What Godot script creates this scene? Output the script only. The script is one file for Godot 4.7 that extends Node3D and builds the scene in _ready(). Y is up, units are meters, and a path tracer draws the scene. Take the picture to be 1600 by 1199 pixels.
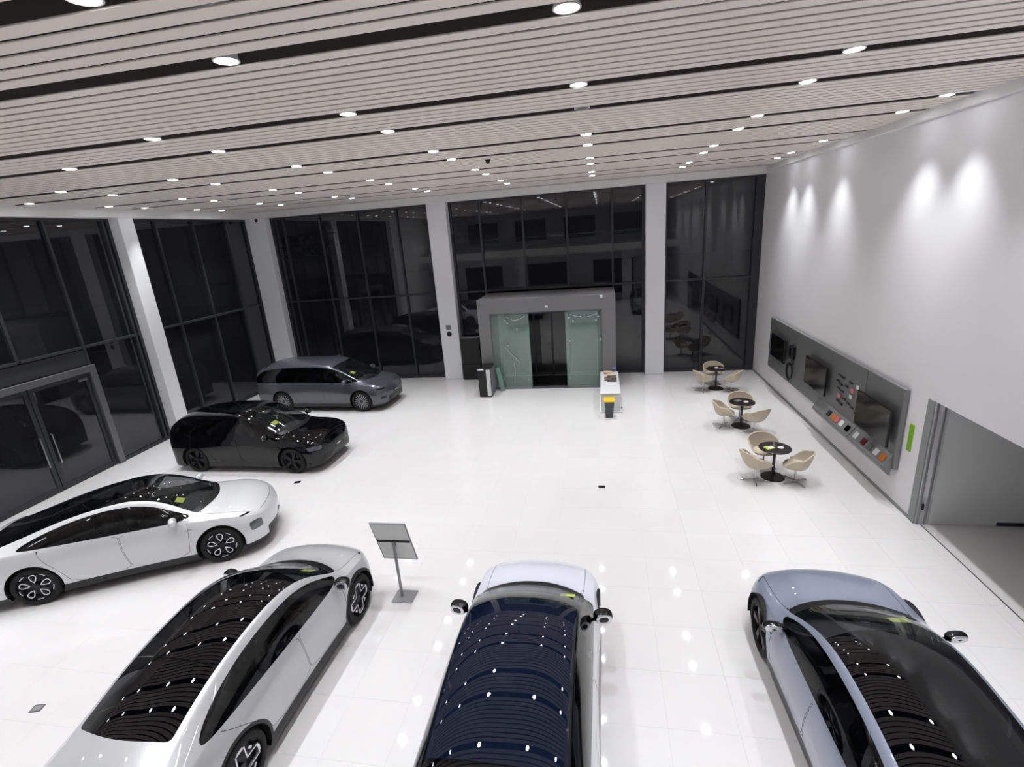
extends Node3D
# Night-time car showroom seen from the upper gallery. Metres, y up, the entrance wall near z = 0, the gallery behind the camera.

const CEIL := 7.12          # underside of the slats
const XL := -4.343          # faces of the columns along the left glass wall
const XR := 14.947          # right wall
const GB := -0.41           # glass plane of the entrance wall
const GL := -4.753          # glass plane of the left wall
const WTOP := 6.894         # top of the glazing
const TRANSOM := 3.5
const ZBACK := 27.0         # end of the hall behind the gallery

var M := {}
var taken := {}
var meshes := {}

func _ready() -> void:
	set_camera_and_light()
	make_materials()
	build_floor()
	build_walls()
	build_glazing()
	build_ceiling()
	build_gallery()
	build_outside()
	build_entrance()
	build_cars()
	build_wall_display()
	build_seating()
	build_small_things()

func set_camera_and_light() -> void:
	var cam := Camera3D.new()
	cam.name = "camera"
	cam.keep_aspect = Camera3D.KEEP_HEIGHT
	cam.fov = rad_to_deg(2.0 * atan(599.5 / 779.5))
	cam.near = 0.05
	cam.far = 300.0
	add_child(cam)
	cam.transform = Transform3D(Basis(Vector3.UP, 0.1886) * Basis(Vector3.RIGHT, -0.2969) * Basis(Vector3(0, 0, 1), -0.0771), Vector3(9.3646, 5.7, 19.0617))
	cam.current = true
	var we := WorldEnvironment.new()
	we.name = "environment"
	var e := Environment.new()
	e.background_mode = Environment.BG_COLOR
	e.background_color = Color(0.022, 0.023, 0.027)
	e.tonemap_mode = Environment.TONE_MAPPER_LINEAR
	e.tonemap_exposure = EXPOSURE
	e.sdfgi_enabled = true
	e.ssao_enabled = true
	e.ssil_enabled = true
	we.environment = e
	add_child(we)

const EXPOSURE := 1.0
const LAMP_ENERGY := 8.5
const LAMP_ANGLE := 36.0
const LAMP_GLOW := 36.0

# ---------------------------------------------------------------- names and nodes
func numbered(called: String) -> String:
	var n: int = taken.get(called, -1) + 1
	taken[called] = n
	return called if n == 0 else "%s_%03d" % [called, n]

func tag(o: Node, label: String, category: String, group := "") -> Node:
	o.set_meta("label", label)
	o.set_meta("category", category)
	if group != "":
		o.set_meta("group", group)
	return o

func thing(called: String, label: String, category: String, at := Vector3.ZERO, turn := 0.0, group := "") -> Node3D:
	var o := Node3D.new()
	o.name = numbered(called)
	add_child(o)
	o.position = at
	o.rotation.y = turn
	tag(o, label, category, group)
	return o

func struct(called: String, label: String, category: String) -> Node3D:
	var o := Node3D.new()
	o.name = called
	add_child(o)
	o.set_meta("kind", "structure")
	tag(o, label, category)
	return o

func part(called: String, mesh: Mesh, mat: Material, parent: Node, at := Vector3.ZERO, turn := Vector3.ZERO) -> MeshInstance3D:
	var o := MeshInstance3D.new()
	o.name = called
	o.mesh = mesh
	o.material_override = mat
	parent.add_child(o, true)
	o.position = at
	o.rotation = turn
	return o

# ---------------------------------------------------------------- materials
func mat(called: String, c: Color, rough: float, metal := 0.0, spec := 0.5) -> StandardMaterial3D:
	var m := StandardMaterial3D.new()
	m.resource_name = called
	m.albedo_color = c
	m.roughness = rough
	m.metallic = metal
	m.metallic_specular = spec
	M[called] = m
	return m

func glass(called: String, c: Color, alpha: float, spec := 0.5) -> StandardMaterial3D:
	var m := mat(called, Color(c.r, c.g, c.b, alpha), 0.0, 0.0, spec)
	m.transparency = BaseMaterial3D.TRANSPARENCY_ALPHA
	return m

func glow(called: String, c: Color, e: float) -> StandardMaterial3D:
	var m := mat(called, c, 0.4)
	m.emission_enabled = true
	m.emission = c
	m.emission_energy_multiplier = e
	return m

func paint(called: String, c: Color, metal: float, rough := 0.32) -> StandardMaterial3D:
	var m := mat(called, c, rough, metal)
	m.clearcoat_enabled = true
	m.clearcoat = 1.0
	m.clearcoat_roughness = 0.02
	m.metallic_specular = 0.25
	return m

func noise_tex(freq: float, lo: Color, hi: Color, seed_no: int, size := 512) -> NoiseTexture2D:
	var n := FastNoiseLite.new()
	n.seed = seed_no
	n.frequency = freq
	n.fractal_octaves = 4
	var t := NoiseTexture2D.new()
	t.width = size
	t.height = size
	t.seamless = true
	t.noise = n
	var g := Gradient.new()
	g.colors = PackedColorArray([lo, hi])
	t.color_ramp = g
	return t

func make_materials() -> void:
	for k in 3:
		var t := mat("porcelain_%d" % k, Color(0.862, 0.855, 0.852).darkened(0.0015 * k), 0.055)
		t.albedo_texture = noise_tex(0.006, Color(0.985, 0.98, 0.98), Color(1, 1, 1), 11 + k, 256)
		t.uv1_triplanar = true
		t.uv1_world_triplanar = true
		t.uv1_scale = Vector3(0.31, 0.31, 0.31)
	mat("grout", Color(0.83, 0.82, 0.815), 0.5)
	mat("white_wall", Color(0.935, 0.93, 0.935), 0.75)
	mat("white_column", Color(0.95, 0.95, 0.965), 0.5)
	mat("bulkhead_white", Color(0.93, 0.925, 0.92), 0.8)
	mat("slat_beige", Color(0.955, 0.915, 0.88), 0.42)
	mat("plenum_black", Color(0.075, 0.065, 0.06), 0.9)
	mat("channel_brown", Color(0.30, 0.275, 0.26), 0.7)
	mat("frame_dark", Color(0.22, 0.225, 0.24), 0.42, 0.2)
	mat("frame_light", Color(0.47, 0.47, 0.48), 0.35, 0.6)
	glass("pane_night", Color(0.16, 0.165, 0.19), 0.62, 0.72)
	glass("pane_green", Color(0.63, 0.735, 0.695), 0.34, 0.6)
	glass("pane_clear", Color(0.8, 0.9, 0.87), 0.06)
	mat("glass_edge_green", Color(0.50, 0.63, 0.58), 0.15)
	mat("skirting_grey", Color(0.56, 0.57, 0.565), 0.4, 0.1)
	mat("portal_grey", Color(0.47, 0.465, 0.47), 0.55)
	mat("board_grey", Color(0.44, 0.44, 0.445), 0.45, 0.2)
	mat("board_grey_light", Color(0.52, 0.52, 0.52), 0.5, 0.1)
	mat("screen_black", Color(0.02, 0.02, 0.024), 0.12)
	mat("black_plastic", Color(0.045, 0.045, 0.05), 0.38)
	mat("dark_plastic", Color(0.10, 0.10, 0.105), 0.5)
	mat("gloss_black", Color(0.012, 0.012, 0.016), 0.06)
	mat("rubber", Color(0.045, 0.045, 0.05), 0.75)
	mat("chrome", Color(0.82, 0.82, 0.84), 0.12, 1.0)
	mat("steel", Color(0.62, 0.62, 0.64), 0.3, 0.9)
	mat("grey_metal", Color(0.60, 0.60, 0.61), 0.42, 0.35)
	mat("alloy_light", Color(0.86, 0.86, 0.88), 0.22, 0.8)
	mat("alloy_dark", Color(0.13, 0.13, 0.14), 0.35, 0.5)
	mat("alloy_bronze", Color(0.27, 0.25, 0.25), 0.35, 0.6)
	mat("cream_leather", Color(0.79, 0.74, 0.65), 0.5)
	mat("beige_lining", Color(0.66, 0.61, 0.55), 0.6)
	mat("dark_wood", Color(0.125, 0.085, 0.085), 0.28)
	mat("white_gloss", Color(0.88, 0.88, 0.88), 0.25)
	mat("white_paper", Color(0.88, 0.88, 0.86), 0.7)
	mat("lime", Color(0.50, 0.72, 0.10), 0.5)
	mat("lime_pale", Color(0.78, 0.84, 0.35), 0.6)
	mat("yellow", Color(0.95, 0.78, 0.04), 0.45)
	mat("bin_grey", Color(0.29, 0.31, 0.33), 0.5)
	mat("orange", Color(0.80, 0.45, 0.16), 0.5)
	mat("red", Color(0.70, 0.14, 0.13), 0.5)
	mat("maroon", Color(0.38, 0.07, 0.10), 0.4)
	mat("pink", Color(0.80, 0.42, 0.42), 0.5)
	mat("blue", Color(0.22, 0.26, 0.62), 0.5)
	mat("asphalt", Color(0.12, 0.12, 0.125), 0.9)
	mat("night_building", Color(0.16, 0.17, 0.19), 0.9)
	mat("sign_frame", Color(0.30, 0.30, 0.32), 0.7)
	mat("cabin_black", Color(0.05, 0.05, 0.055), 0.75)
	mat("cabin_grey", Color(0.17, 0.17, 0.18), 0.7)
	mat("seat_trim", Color(0.20, 0.20, 0.21), 0.6)
	mat("seat_pale", Color(0.55, 0.54, 0.53), 0.6)
	mat("corridor_floor", Color(0.80, 0.79, 0.785), 0.2)
	mat("corridor_wall", Color(0.91, 0.91, 0.91), 0.7)
	mat("lamp_lens", Color(0.42, 0.43, 0.46), 0.08, 0.5)
	glass("roof_glass_blue", Color(0.05, 0.085, 0.16), 0.93)
	mat("panel_back", Color(0.90, 0.90, 0.89), 0.5)
	mat("lamp_off", Color(0.42, 0.42, 0.42), 0.3)
	mat("plate_dark", Color(0.10, 0.11, 0.11), 0.4)
	glass("windscreen", Color(0.10, 0.14, 0.14), 0.30)
	glass("side_glass", Color(0.01, 0.012, 0.016), 0.72)
	glass("roof_glass", Color(0.008, 0.010, 0.018), 0.93)
	glass("acrylic", Color(0.85, 0.88, 0.88), 0.25)
	glow("lamp_on", Color(0.975, 0.985, 1.0), LAMP_GLOW)
	glow("exit_lamp", Color(0.55, 0.9, 0.75), 0.25)
	paint("silver_paint", Color(0.85, 0.85, 0.86), 0.2, 0.35)
	paint("crossover_paint", Color(0.76, 0.76, 0.775), 0.3, 0.35)
	paint("black_paint", Color(0.028, 0.027, 0.036), 0.0, 0.4)
	M.black_paint.metallic_specular = 0.0
	paint("grey_paint", Color(0.36, 0.365, 0.40), 0.5, 0.3)
	paint("white_paint", Color(0.86, 0.87, 0.91), 0.0, 0.35)
	paint("blue_paint", Color(0.565, 0.595, 0.665), 0.3, 0.35)

# ---------------------------------------------------------------- mesh helpers
func commit(P: PackedVector3Array, N: PackedVector3Array) -> ArrayMesh:
	# triangles with a normal for each corner; the winding follows the normals
	var n := P.size()
	for i in range(0, n, 3):
		var g := (P[i + 2] - P[i]).cross(P[i + 1] - P[i])
		if g.dot(N[i] + N[i + 1] + N[i + 2]) < 0.0:
			var a := P[i + 1]
			P[i + 1] = P[i + 2]
			P[i + 2] = a
			a = N[i + 1]
			N[i + 1] = N[i + 2]
			N[i + 2] = a
	var arr := []
	arr.resize(Mesh.ARRAY_MAX)
	arr[Mesh.ARRAY_VERTEX] = P
	arr[Mesh.ARRAY_NORMAL] = N
	var m := ArrayMesh.new()
	m.add_surface_from_arrays(Mesh.PRIMITIVE_TRIANGLES, arr)
	return m

class Tris:
	var P := PackedVector3Array()
	var N := PackedVector3Array()
	func tri(a: Vector3, b: Vector3, c: Vector3, na: Vector3, nb: Vector3, nc: Vector3) -> void:
		P.append(a); P.append(b); P.append(c)
		N.append(na); N.append(nb); N.append(nc)
	func flat(a: Vector3, b: Vector3, c: Vector3, out: Vector3) -> void:
		var n := (b - a).cross(c - a)
		if n.length_squared() < 1e-16:
			return
		n = n.normalized()
		if n.dot(out) < 0.0:
			n = -n
		tri(a, b, c, n, n, n)
	func quad(a: Vector3, b: Vector3, c: Vector3, d: Vector3, out: Vector3) -> void:
		flat(a, b, c, out)
		flat(a, c, d, out)
	func add(o: Tris) -> void:
		P.append_array(o.P)
		N.append_array(o.N)
	func moved(t: Transform3D) -> Tris:
		var o := Tris.new()
		o.P = t * P
		var b := t.basis.inverse().transposed()
		for n in N:
			o.N.append((b * n).normalized())
		return o

func done(t: Tris) -> ArrayMesh:
	return commit(t.P, t.N)

func box_tris(size: Vector3, bevel := 0.004) -> Tris:
	var t := Tris.new()
	var h := size * 0.5
	var b := minf(bevel, minf(h.x, minf(h.y, h.z)) * 0.9)
	var f := h - Vector3(b, b, b)
	var axes := [Vector3(1, 0, 0), Vector3(0, 1, 0), Vector3(0, 0, 1)]
	for a in 3:
		var u: Vector3 = axes[(a + 1) % 3]
		var v: Vector3 = axes[(a + 2) % 3]
		var w: Vector3 = axes[a]
		for s: float in [-1.0, 1.0]:
			var c := w * (s * h[a])
			var du := u * f[(a + 1) % 3]
			var dv := v * f[(a + 2) % 3]
			t.quad(c - du - dv, c + du - dv, c + du + dv, c - du + dv, w * s)
		# the four bevels that run along axis a
		for su: float in [-1.0, 1.0]:
			for sv: float in [-1.0, 1.0]:
				var p := u * (su * h[(a + 1) % 3]) + v * (sv * f[(a + 2) % 3])
				var q := u * (su * f[(a + 1) % 3]) + v * (sv * h[(a + 2) % 3])
				var d := w * f[a]
				t.quad(p - d, p + d, q + d, q - d, u * su + v * sv)
	for sx: float in [-1.0, 1.0]:
		for sy: float in [-1.0, 1.0]:
			for sz: float in [-1.0, 1.0]:
				var s3 := Vector3(sx, sy, sz)
				t.flat(s3 * Vector3(h.x, f.y, f.z), s3 * Vector3(f.x, h.y, f.z), s3 * Vector3(f.x, f.y, h.z), s3)
	return t

func box(size: Vector3, bevel := 0.004) -> ArrayMesh:
	var key := "%.4f %.4f %.4f %.4f" % [size.x, size.y, size.z, bevel]
	if not meshes.has(key):
		meshes[key] = done(box_tris(size, bevel))
	return meshes[key]

func put_box(called: String, lo: Vector3, hi: Vector3, m: Material, parent: Node, bevel := 0.004) -> MeshInstance3D:
	return part(called, box((hi - lo).abs(), bevel), m, parent, (lo + hi) * 0.5)

func lathe_tris(prof: Array, seg := 32, a0 := 0.0, a1 := TAU) -> Tris:
	# prof: Vector2(radius, height) from bottom to top, flat shaded along the profile, smooth around
	var t := Tris.new()
	for i in prof.size() - 1:
		var p: Vector2 = prof[i]
		var q: Vector2 = prof[i + 1]
		var d := q - p
		if d.length() < 1e-6:
			continue
		var nn := Vector2(d.y, -d.x).normalized()
		for k in seg:
			var a := a0 + (a1 - a0) * k / seg
			var b := a0 + (a1 - a0) * (k + 1) / seg
			var ca := Vector3(cos(a), 0, sin(a))
			var cb := Vector3(cos(b), 0, sin(b))
			var na := ca * nn.x + Vector3.UP * nn.y
			var nb := cb * nn.x + Vector3.UP * nn.y
			var A := ca * p.x + Vector3.UP * p.y
			var B := cb * p.x + Vector3.UP * p.y
			var C := cb * q.x + Vector3.UP * q.y
			var D := ca * q.x + Vector3.UP * q.y
			if p.x > 1e-5:
				t.tri(A, B, C, na, nb, nb)
			if q.x > 1e-5:
				t.tri(A, C, D, na, nb, na)
	return t

func lathe(prof: Array, seg := 32) -> ArrayMesh:
	return done(lathe_tris(prof, seg))

func tube_tris(path: Array, r: float, seg := 8) -> Tris:
	var t := Tris.new()
	var rings := []
	var up := Vector3(0.13, 0.97, 0.21).normalized()
	for i in path.size():
		var a: Vector3 = path[maxi(i - 1, 0)]
		var b: Vector3 = path[mini(i + 1, path.size() - 1)]
		var d := (b - a).normalized()
		var s := d.cross(up).normalized()
		var u := s.cross(d)
		var ring := []
		for k in seg:
			var n := s * cos(TAU * k / seg) + u * sin(TAU * k / seg)
			ring.append([path[i] + n * r, n])
		rings.append(ring)
	for i in path.size() - 1:
		for k in seg:
			var a: Array = rings[i][k]
			var b: Array = rings[i][(k + 1) % seg]
			var c: Array = rings[i + 1][(k + 1) % seg]
			var d: Array = rings[i + 1][k]
			t.tri(a[0], b[0], c[0], a[1], b[1], c[1])
			t.tri(a[0], c[0], d[0], a[1], c[1], d[1])
	for e in [[0, 1], [path.size() - 1, path.size() - 2]]:
		var o: Vector3 = path[e[0]] - path[e[1]]
		for k in seg:
			t.flat(path[e[0]], rings[e[0]][k][0], rings[e[0]][(k + 1) % seg][0], o)
	return t

func tube(path: Array, r: float, seg := 8) -> ArrayMesh:
	return done(tube_tris(path, r, seg))

func prism_tris(poly: PackedVector2Array, depth: float) -> Tris:
	# polygon in xy, pushed along z from 0 to depth
	var t := Tris.new()
	var idx := Geometry2D.triangulate_polygon(poly)
	for i in range(0, idx.size(), 3):
		var a := poly[idx[i]]
		var b := poly[idx[i + 1]]
		var c := poly[idx[i + 2]]
		t.flat(Vector3(a.x, a.y, 0), Vector3(b.x, b.y, 0), Vector3(c.x, c.y, 0), Vector3(0, 0, -1))
		t.flat(Vector3(a.x, a.y, depth), Vector3(b.x, b.y, depth), Vector3(c.x, c.y, depth), Vector3(0, 0, 1))
	var cw := Geometry2D.is_polygon_clockwise(poly)
	for i in poly.size():
		var a := poly[i]
		var b := poly[(i + 1) % poly.size()]
		var e := b - a
		var n := Vector3(e.y, -e.x, 0) * (-1.0 if cw else 1.0)
		t.quad(Vector3(a.x, a.y, 0), Vector3(b.x, b.y, 0), Vector3(b.x, b.y, depth), Vector3(a.x, a.y, depth), n)
	return t

func pane(called: String, a: Vector3, b: Vector3, c: Vector3, d: Vector3, m: Material, parent: Node) -> MeshInstance3D:
	# a single thin sheet of glass
	var t := Tris.new()
	t.quad(a, b, c, d, (b - a).cross(d - a))
	return part(called, done(t), m, parent)

# ---------------------------------------------------------------- the room
func build_floor() -> void:
	var f := struct("floor", "polished white porcelain tile floor of the showroom", "floor")
	put_box("floor_bed", Vector3(GL - 0.35, -0.3, GB - 0.35), Vector3(XR + 0.25, -0.004, ZBACK + 0.3), M.grout, f, 0.0)
	var s := 0.8
	var cells := []
	var eye := Vector3(9.3646, 5.7, 19.0617)
	var fwd := Vector3(-sin(0.1886), 0, -cos(0.1886))
	var x := 10.03 - 19 * s
	while x < XR:
		var z := 12.09 - 16 * s
		while z < ZBACK:
			var lo := Vector2(maxf(x, GL - 0.02), maxf(z, GB - 0.02))
			var hi := Vector2(minf(x + s, XR + 0.09), minf(z + s, ZBACK))
			if hi.x - lo.x > 0.02 and hi.y - lo.y > 0.02:
				var c := Vector3((lo.x + hi.x) / 2, 0, (lo.y + hi.y) / 2)
				var d := c - eye
				var near := d.length()
				var flat := Vector3(d.x, 0, d.z).normalized()
				var seen := c.z < 16.6 and absf(flat.signed_angle_to(fwd, Vector3.UP)) < 0.86
				cells.append([near if seen else near + 100.0, lo, hi])
			z += s
		x += s
	cells.sort_custom(func(a, b): return a[0] < b[0])
	var rest := Tris.new()
	for i in cells.size():
		var lo: Vector2 = cells[i][1]
		var hi: Vector2 = cells[i][2]
		var size := Vector3(hi.x - lo.x - 0.001, 0.012, hi.y - lo.y - 0.001)
		var at := Vector3((lo.x + hi.x) / 2, -0.006, (lo.y + hi.y) / 2)
		if i < 300:
			part("tile", box(size, 0.0004), M["porcelain_%d" % ((i * 7 + int(lo.x * 3.0)) % 3)], f, at)
		else:
			rest.add(box_tris(size, 0.0004).moved(Transform3D(Basis(), at)))
	var r := part("tile_field", done(rest), M.porcelain_0, f)
	r.set_meta("kind", "stuff")

func build_walls() -> void:
	# right wall with the wide opening to the back corridor
	var w := struct("wall_right", "plain white side wall with a wide opening to a corridor", "wall")
	var t := 0.22
	put_box("wall_panel", Vector3(XR, 0, GB - 0.35), Vector3(XR + t, 7.6, 9.98), M.white_wall, w, 0.0)
	put_box("wall_panel", Vector3(XR, 2.38, 9.98), Vector3(XR + t, 7.6, 14.3), M.white_wall, w, 0.0)
	put_box("wall_panel", Vector3(XR, 0, 14.3), Vector3(XR + t, 7.6, ZBACK + 0.3), M.white_wall, w, 0.0)
	var bb := struct("baseboard_right", "low grey metal skirting along the right wall", "baseboard")
	put_box("skirting", Vector3(XR - 0.015, 0, GB), Vector3(XR, 0.07, 9.80), M.skirting_grey, bb, 0.003)
	put_box("skirting", Vector3(XR - 0.015, 0, 14.4), Vector3(XR, 0.07, 18.0), M.skirting_grey, bb, 0.003)
	var d := struct("door_1", "grey steel frame of the wide opening in the right wall", "door frame")
	put_box("jamb", Vector3(XR - 0.02, 0, 9.80), Vector3(XR + t + 0.02, 2.38, 9.98), M.skirting_grey, d)
	put_box("track", Vector3(XR + 0.02, 0, 9.985), Vector3(XR + 0.06, 2.36, 10.0), M.grey_metal, d)
	put_box("track", Vector3(XR + 0.14, 0, 9.985), Vector3(XR + 0.18, 2.36, 10.0), M.grey_metal, d)
	put_box("latch", Vector3(XR + 0.07, 0.30, 9.985), Vector3(XR + 0.10, 0.42, 10.01), M.dark_plastic, d)
	put_box("jamb", Vector3(XR - 0.02, 0, 14.3), Vector3(XR + t + 0.02, 2.38, 14.42), M.skirting_grey, d)
	put_box("threshold", Vector3(XR + 0.085, -0.004, 10.0), Vector3(XR + 0.105, 0.003, 14.3), M.frame_dark, d, 0.001)
	# corridor behind the opening
	var c := struct("wall_corridor", "white walls and ceiling of the dim corridor behind the opening", "wall")
	put_box("wall_panel", Vector3(XR + t, 0, 9.76), Vector3(19.2, 3.1, 9.98), M.corridor_wall, c, 0.002)
	put_box("wall_panel", Vector3(19.2, 0, 9.76), Vector3(19.4, 3.1, 15.7), M.corridor_wall, c, 0.002)
	put_box("wall_panel", Vector3(XR + t, 0, 15.5), Vector3(19.2, 3.1, 15.7), M.corridor_wall, c, 0.002)
	put_box("corridor_ceiling", Vector3(XR + t, 2.9, 9.98), Vector3(19.2, 3.1, 15.5), M.corridor_wall, c, 0.002)
	put_box("plinth", Vector3(16.25, 0, 9.98), Vector3(19.2, 0.07, 9.995), M.frame_dark, c, 0.002)
	var cf := struct("floor_corridor", "greyish tiled floor of the dim corridor", "floor")
	put_box("floor_bed", Vector3(XR + 0.10, -0.3, 9.76), Vector3(19.4, -0.002, 15.7), M.corridor_floor, cf, 0.0)
	# closing walls behind the camera and the solid rest of the left wall
	var b := struct("wall_gallery", "white end wall behind the gallery", "wall")
	put_box("wall_panel", Vector3(GL - 0.3, 0, ZBACK), Vector3(XR + t, 7.6, ZBACK + 0.3), M.white_wall, b, 0.002)
	for k in 4:
		put_box("dark_window", Vector3(-2.6 + k * 4.4, 4.7, ZBACK - 0.03), Vector3(0.2 + k * 4.4, 6.5, ZBACK), M.screen_black, b)
	var l := struct("wall_left", "white solid end of the left wall", "wall")
	put_box("wall_panel", Vector3(GL - 0.3, 0, 14.0), Vector3(GL, 7.6, ZBACK), M.white_wall, l, 0.002)
	# the white band over the glazing, flush with the columns
	var tr := struct("trim_1", "white plastered band over the glazing of the entrance wall", "trim")
	put_box("bulkhead", Vector3(XL, WTOP, GB - 0.3), Vector3(XR, 7.6, 0.0), M.bulkhead_white, tr, 0.003)
	var tl := struct("trim_2", "white plastered band over the glazing of the left wall", "trim")
	put_box("bulkhead", Vector3(GL - 0.3, WTOP, GB - 0.3), Vector3(XL, 7.6, 14.0), M.bulkhead_white, tl, 0.003)
	var tw := struct("trim_3", "narrow white cove along the top of the right wall", "trim")
	put_box("cove", Vector3(XR - 0.10, CEIL - 0.14, 0.0), Vector3(XR, 7.6, ZBACK), M.bulkhead_white, tw, 0.003)
	# columns
	column(Vector3(GL - 0.05, 0, GB - 0.2), Vector3(-3.82, WTOP, 0.0), "square white column in the corner of the two glass walls")
	column(Vector3(2.956, 0, GB - 0.2), Vector3(3.711, WTOP, 0.0), "square white column with a round black fitting beside the entrance portal")
	column(Vector3(10.973, 0, GB - 0.2), Vector3(11.658, WTOP, 0.0), "square white column between the entrance and the lounge tables")
	column(Vector3(GL - 0.2, 0, 5.45), Vector3(XL, WTOP, 5.95), "square white column in the middle of the left glass wall behind black car")
	column(Vector3(GL - 0.2, 0, 13.2), Vector3(XL, WTOP, 14.0), "square white column at the far end of left glass wall")

func column(lo: Vector3, hi: Vector3, label: String) -> void:
	var o := thing("column", label, "column", Vector3((lo.x + hi.x) / 2, 0, (lo.z + hi.z) / 2))
	var size := hi - lo
	part("shaft", box(Vector3(size.x, size.y, size.z), 0.012), M.white_column, o, Vector3(0, size.y / 2, 0))
	part("base_trim", box(Vector3(size.x + 0.012, 0.05, size.z + 0.012), 0.003), M.white_gloss, o, Vector3(0, 0.025, 0))

func v_bar(called: String, x: float, z: float, y0: float, y1: float, w: float, d: float, m: Material, parent: Node) -> void:
	part(called, box(Vector3(w, y1 - y0, d), 0.004), m, parent, Vector3(x, (y0 + y1) / 2, z))

func glazed_bay(called: String, label: String, stops: Array, along_z: bool, skip_low := [], skip_high := []) -> Node3D:
	# stops: the mullions' centres; panes between them above and below the transom
	var o := struct(called, label, "window")
	var n := stops.size()
	for i in n:
		var p: float = stops[i]
		var w := 0.09 if i == 0 or i == n - 1 else 0.075
		var low := 0.0
		if i in skip_low and (i + 1) in skip_low:
			low = TRANSOM
		if along_z:
			part("mullion", box(Vector3(0.16, WTOP - low, w), 0.004), M.frame_dark, o, Vector3(GL, (WTOP + low) / 2, p))
		else:
			part("mullion", box(Vector3(w, WTOP - low, 0.16), 0.004), M.frame_dark, o, Vector3(p, (WTOP + low) / 2, GB))
	for i in n - 1:
		var a: float = stops[i] + 0.035
		var b: float = stops[i + 1] - 0.035
		for y in [[0.09, TRANSOM - 0.03, true], [TRANSOM + 0.03, WTOP - 0.06, false]]:
			if (y[2] and (i + 1) in skip_low):
				continue
			if along_z:
				pane("pane", Vector3(GL, y[0], a), Vector3(GL, y[0], b), Vector3(GL, y[1], b), Vector3(GL, y[1], a), M.pane_night, o)
			else:
				pane("pane", Vector3(a, y[0], GB), Vector3(b, y[0], GB), Vector3(b, y[1], GB), Vector3(a, y[1], GB), M.pane_night, o)
		for r in [[TRANSOM, 0.06, "transom"], [0.045, 0.09, "sill"], [WTOP - 0.03, 0.06, "head_rail"]]:
			if r[2] == "sill" and (i + 1) in skip_low:
				continue
			var len: float = stops[i + 1] - stops[i] - 0.07
			var mid: float = (stops[i] + stops[i + 1]) / 2
			var mm: Material = M.frame_dark
			var deep := 0.20 if r[2] == "transom" else 0.15
			if along_z:
				part(r[2], box(Vector3(deep, r[1], len), 0.004), mm, o, Vector3(GL + (deep - 0.15) / 2, r[0], mid))
			else:
				part(r[2], box(Vector3(len, r[1], deep), 0.004), mm, o, Vector3(mid, r[0], GB + (deep - 0.15) / 2))
	return o

func build_glazing() -> void:
	glazed_bay("window_1", "tall dark glazing between the corner column and the middle column", [-3.77, -3.26, -1.66, -0.03, 1.60, 2.90], false)
	glazed_bay("window_2", "tall dark glazing over and beside the grey entrance portal", [3.76, 4.90, 6.53, 8.17, 9.82, 10.92], false, [2, 3, 4])
	var c := glazed_bay("window_3", "tall dark glazing between the right column and the white side wall", [11.71, 13.06, 14.72], false)
	put_box("corner_frame", Vector3(14.66, 0, GB - 0.1), Vector3(XR, WTOP, GB + 0.1), M.frame_dark, c)
	glazed_bay("window_4", "tall dark glazing of the left wall near the corner column", [0.05, 1.15, 2.78, 4.35, 5.40], true)
	glazed_bay("window_5", "tall dark glazing of the left wall around the glass double doors", [6.0, 6.15, 7.79, 9.46, 11.13, 12.6, 13.15], true, [3, 4])
	# double doors in the left wall
	var d := struct("door_2", "dark framed glass double doors with bar handles in the left wall", "door")
	var x := GL
	put_box("transom_panel", Vector3(x - 0.07, 3.02, 7.83), Vector3(x + 0.07, 3.44, 11.09), M.frame_dark, d)
	put_box("head", Vector3(x - 0.1, 2.82, 7.7), Vector3(x + 0.13, 3.0, 11.22), M.frame_light, d, 0.01)
	put_box("jamb", Vector3(x - 0.1, 0, 7.7), Vector3(x + 0.13, 2.82, 7.88), M.frame_light, d, 0.01)
	put_box("jamb", Vector3(x - 0.1, 0, 11.04), Vector3(x + 0.13, 2.82, 11.22), M.frame_light, d, 0.01)
	for k in 2:
		var z0: float = [7.90, 9.47][k]
		var z1: float = [9.45, 11.02][k]
		var leaf := put_box("door_leaf", Vector3(x - 0.03, 0.02, z0), Vector3(x + 0.03, 0.14, z1), M.frame_dark, d)
		var o := leaf.position
		for b in [[Vector3(x - 0.03, 2.70, z0), Vector3(x + 0.03, 2.80, z1)], [Vector3(x - 0.03, 0.14, z0), Vector3(x + 0.03, 2.70, z0 + 0.1)], [Vector3(x - 0.03, 0.14, z1 - 0.1), Vector3(x + 0.03, 2.70, z1)]]:
			put_box("rail", b[0] - o, b[1] - o, M.frame_dark, leaf)
		pane("pane", Vector3(x, 0.14, z0 + 0.1) - o, Vector3(x, 0.14, z1 - 0.1) - o, Vector3(x, 2.7, z1 - 0.1) - o, Vector3(x, 2.7, z0 + 0.1) - o, M.pane_night, leaf)
		var hz: float = z1 - 0.14 if k == 0 else z0 + 0.14
		part("handle", tube([Vector3(x + 0.03, 0.75, hz) - o, Vector3(x + 0.09, 0.75, hz) - o, Vector3(x + 0.09, 1.55, hz) - o, Vector3(x + 0.03, 1.55, hz) - o], 0.016), M.steel, leaf)
	put_box("door_closer", Vector3(x + 0.03, 2.62, 7.98), Vector3(x + 0.09, 2.70, 8.22), M.frame_light, d, 0.01)

func light_rows() -> Array:
	var rows := []
	for k in range(-4, 5):
		rows.append(11.85 + 3.16 * k)
		rows.append(13.0 + 3.16 * k)
	return rows

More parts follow.
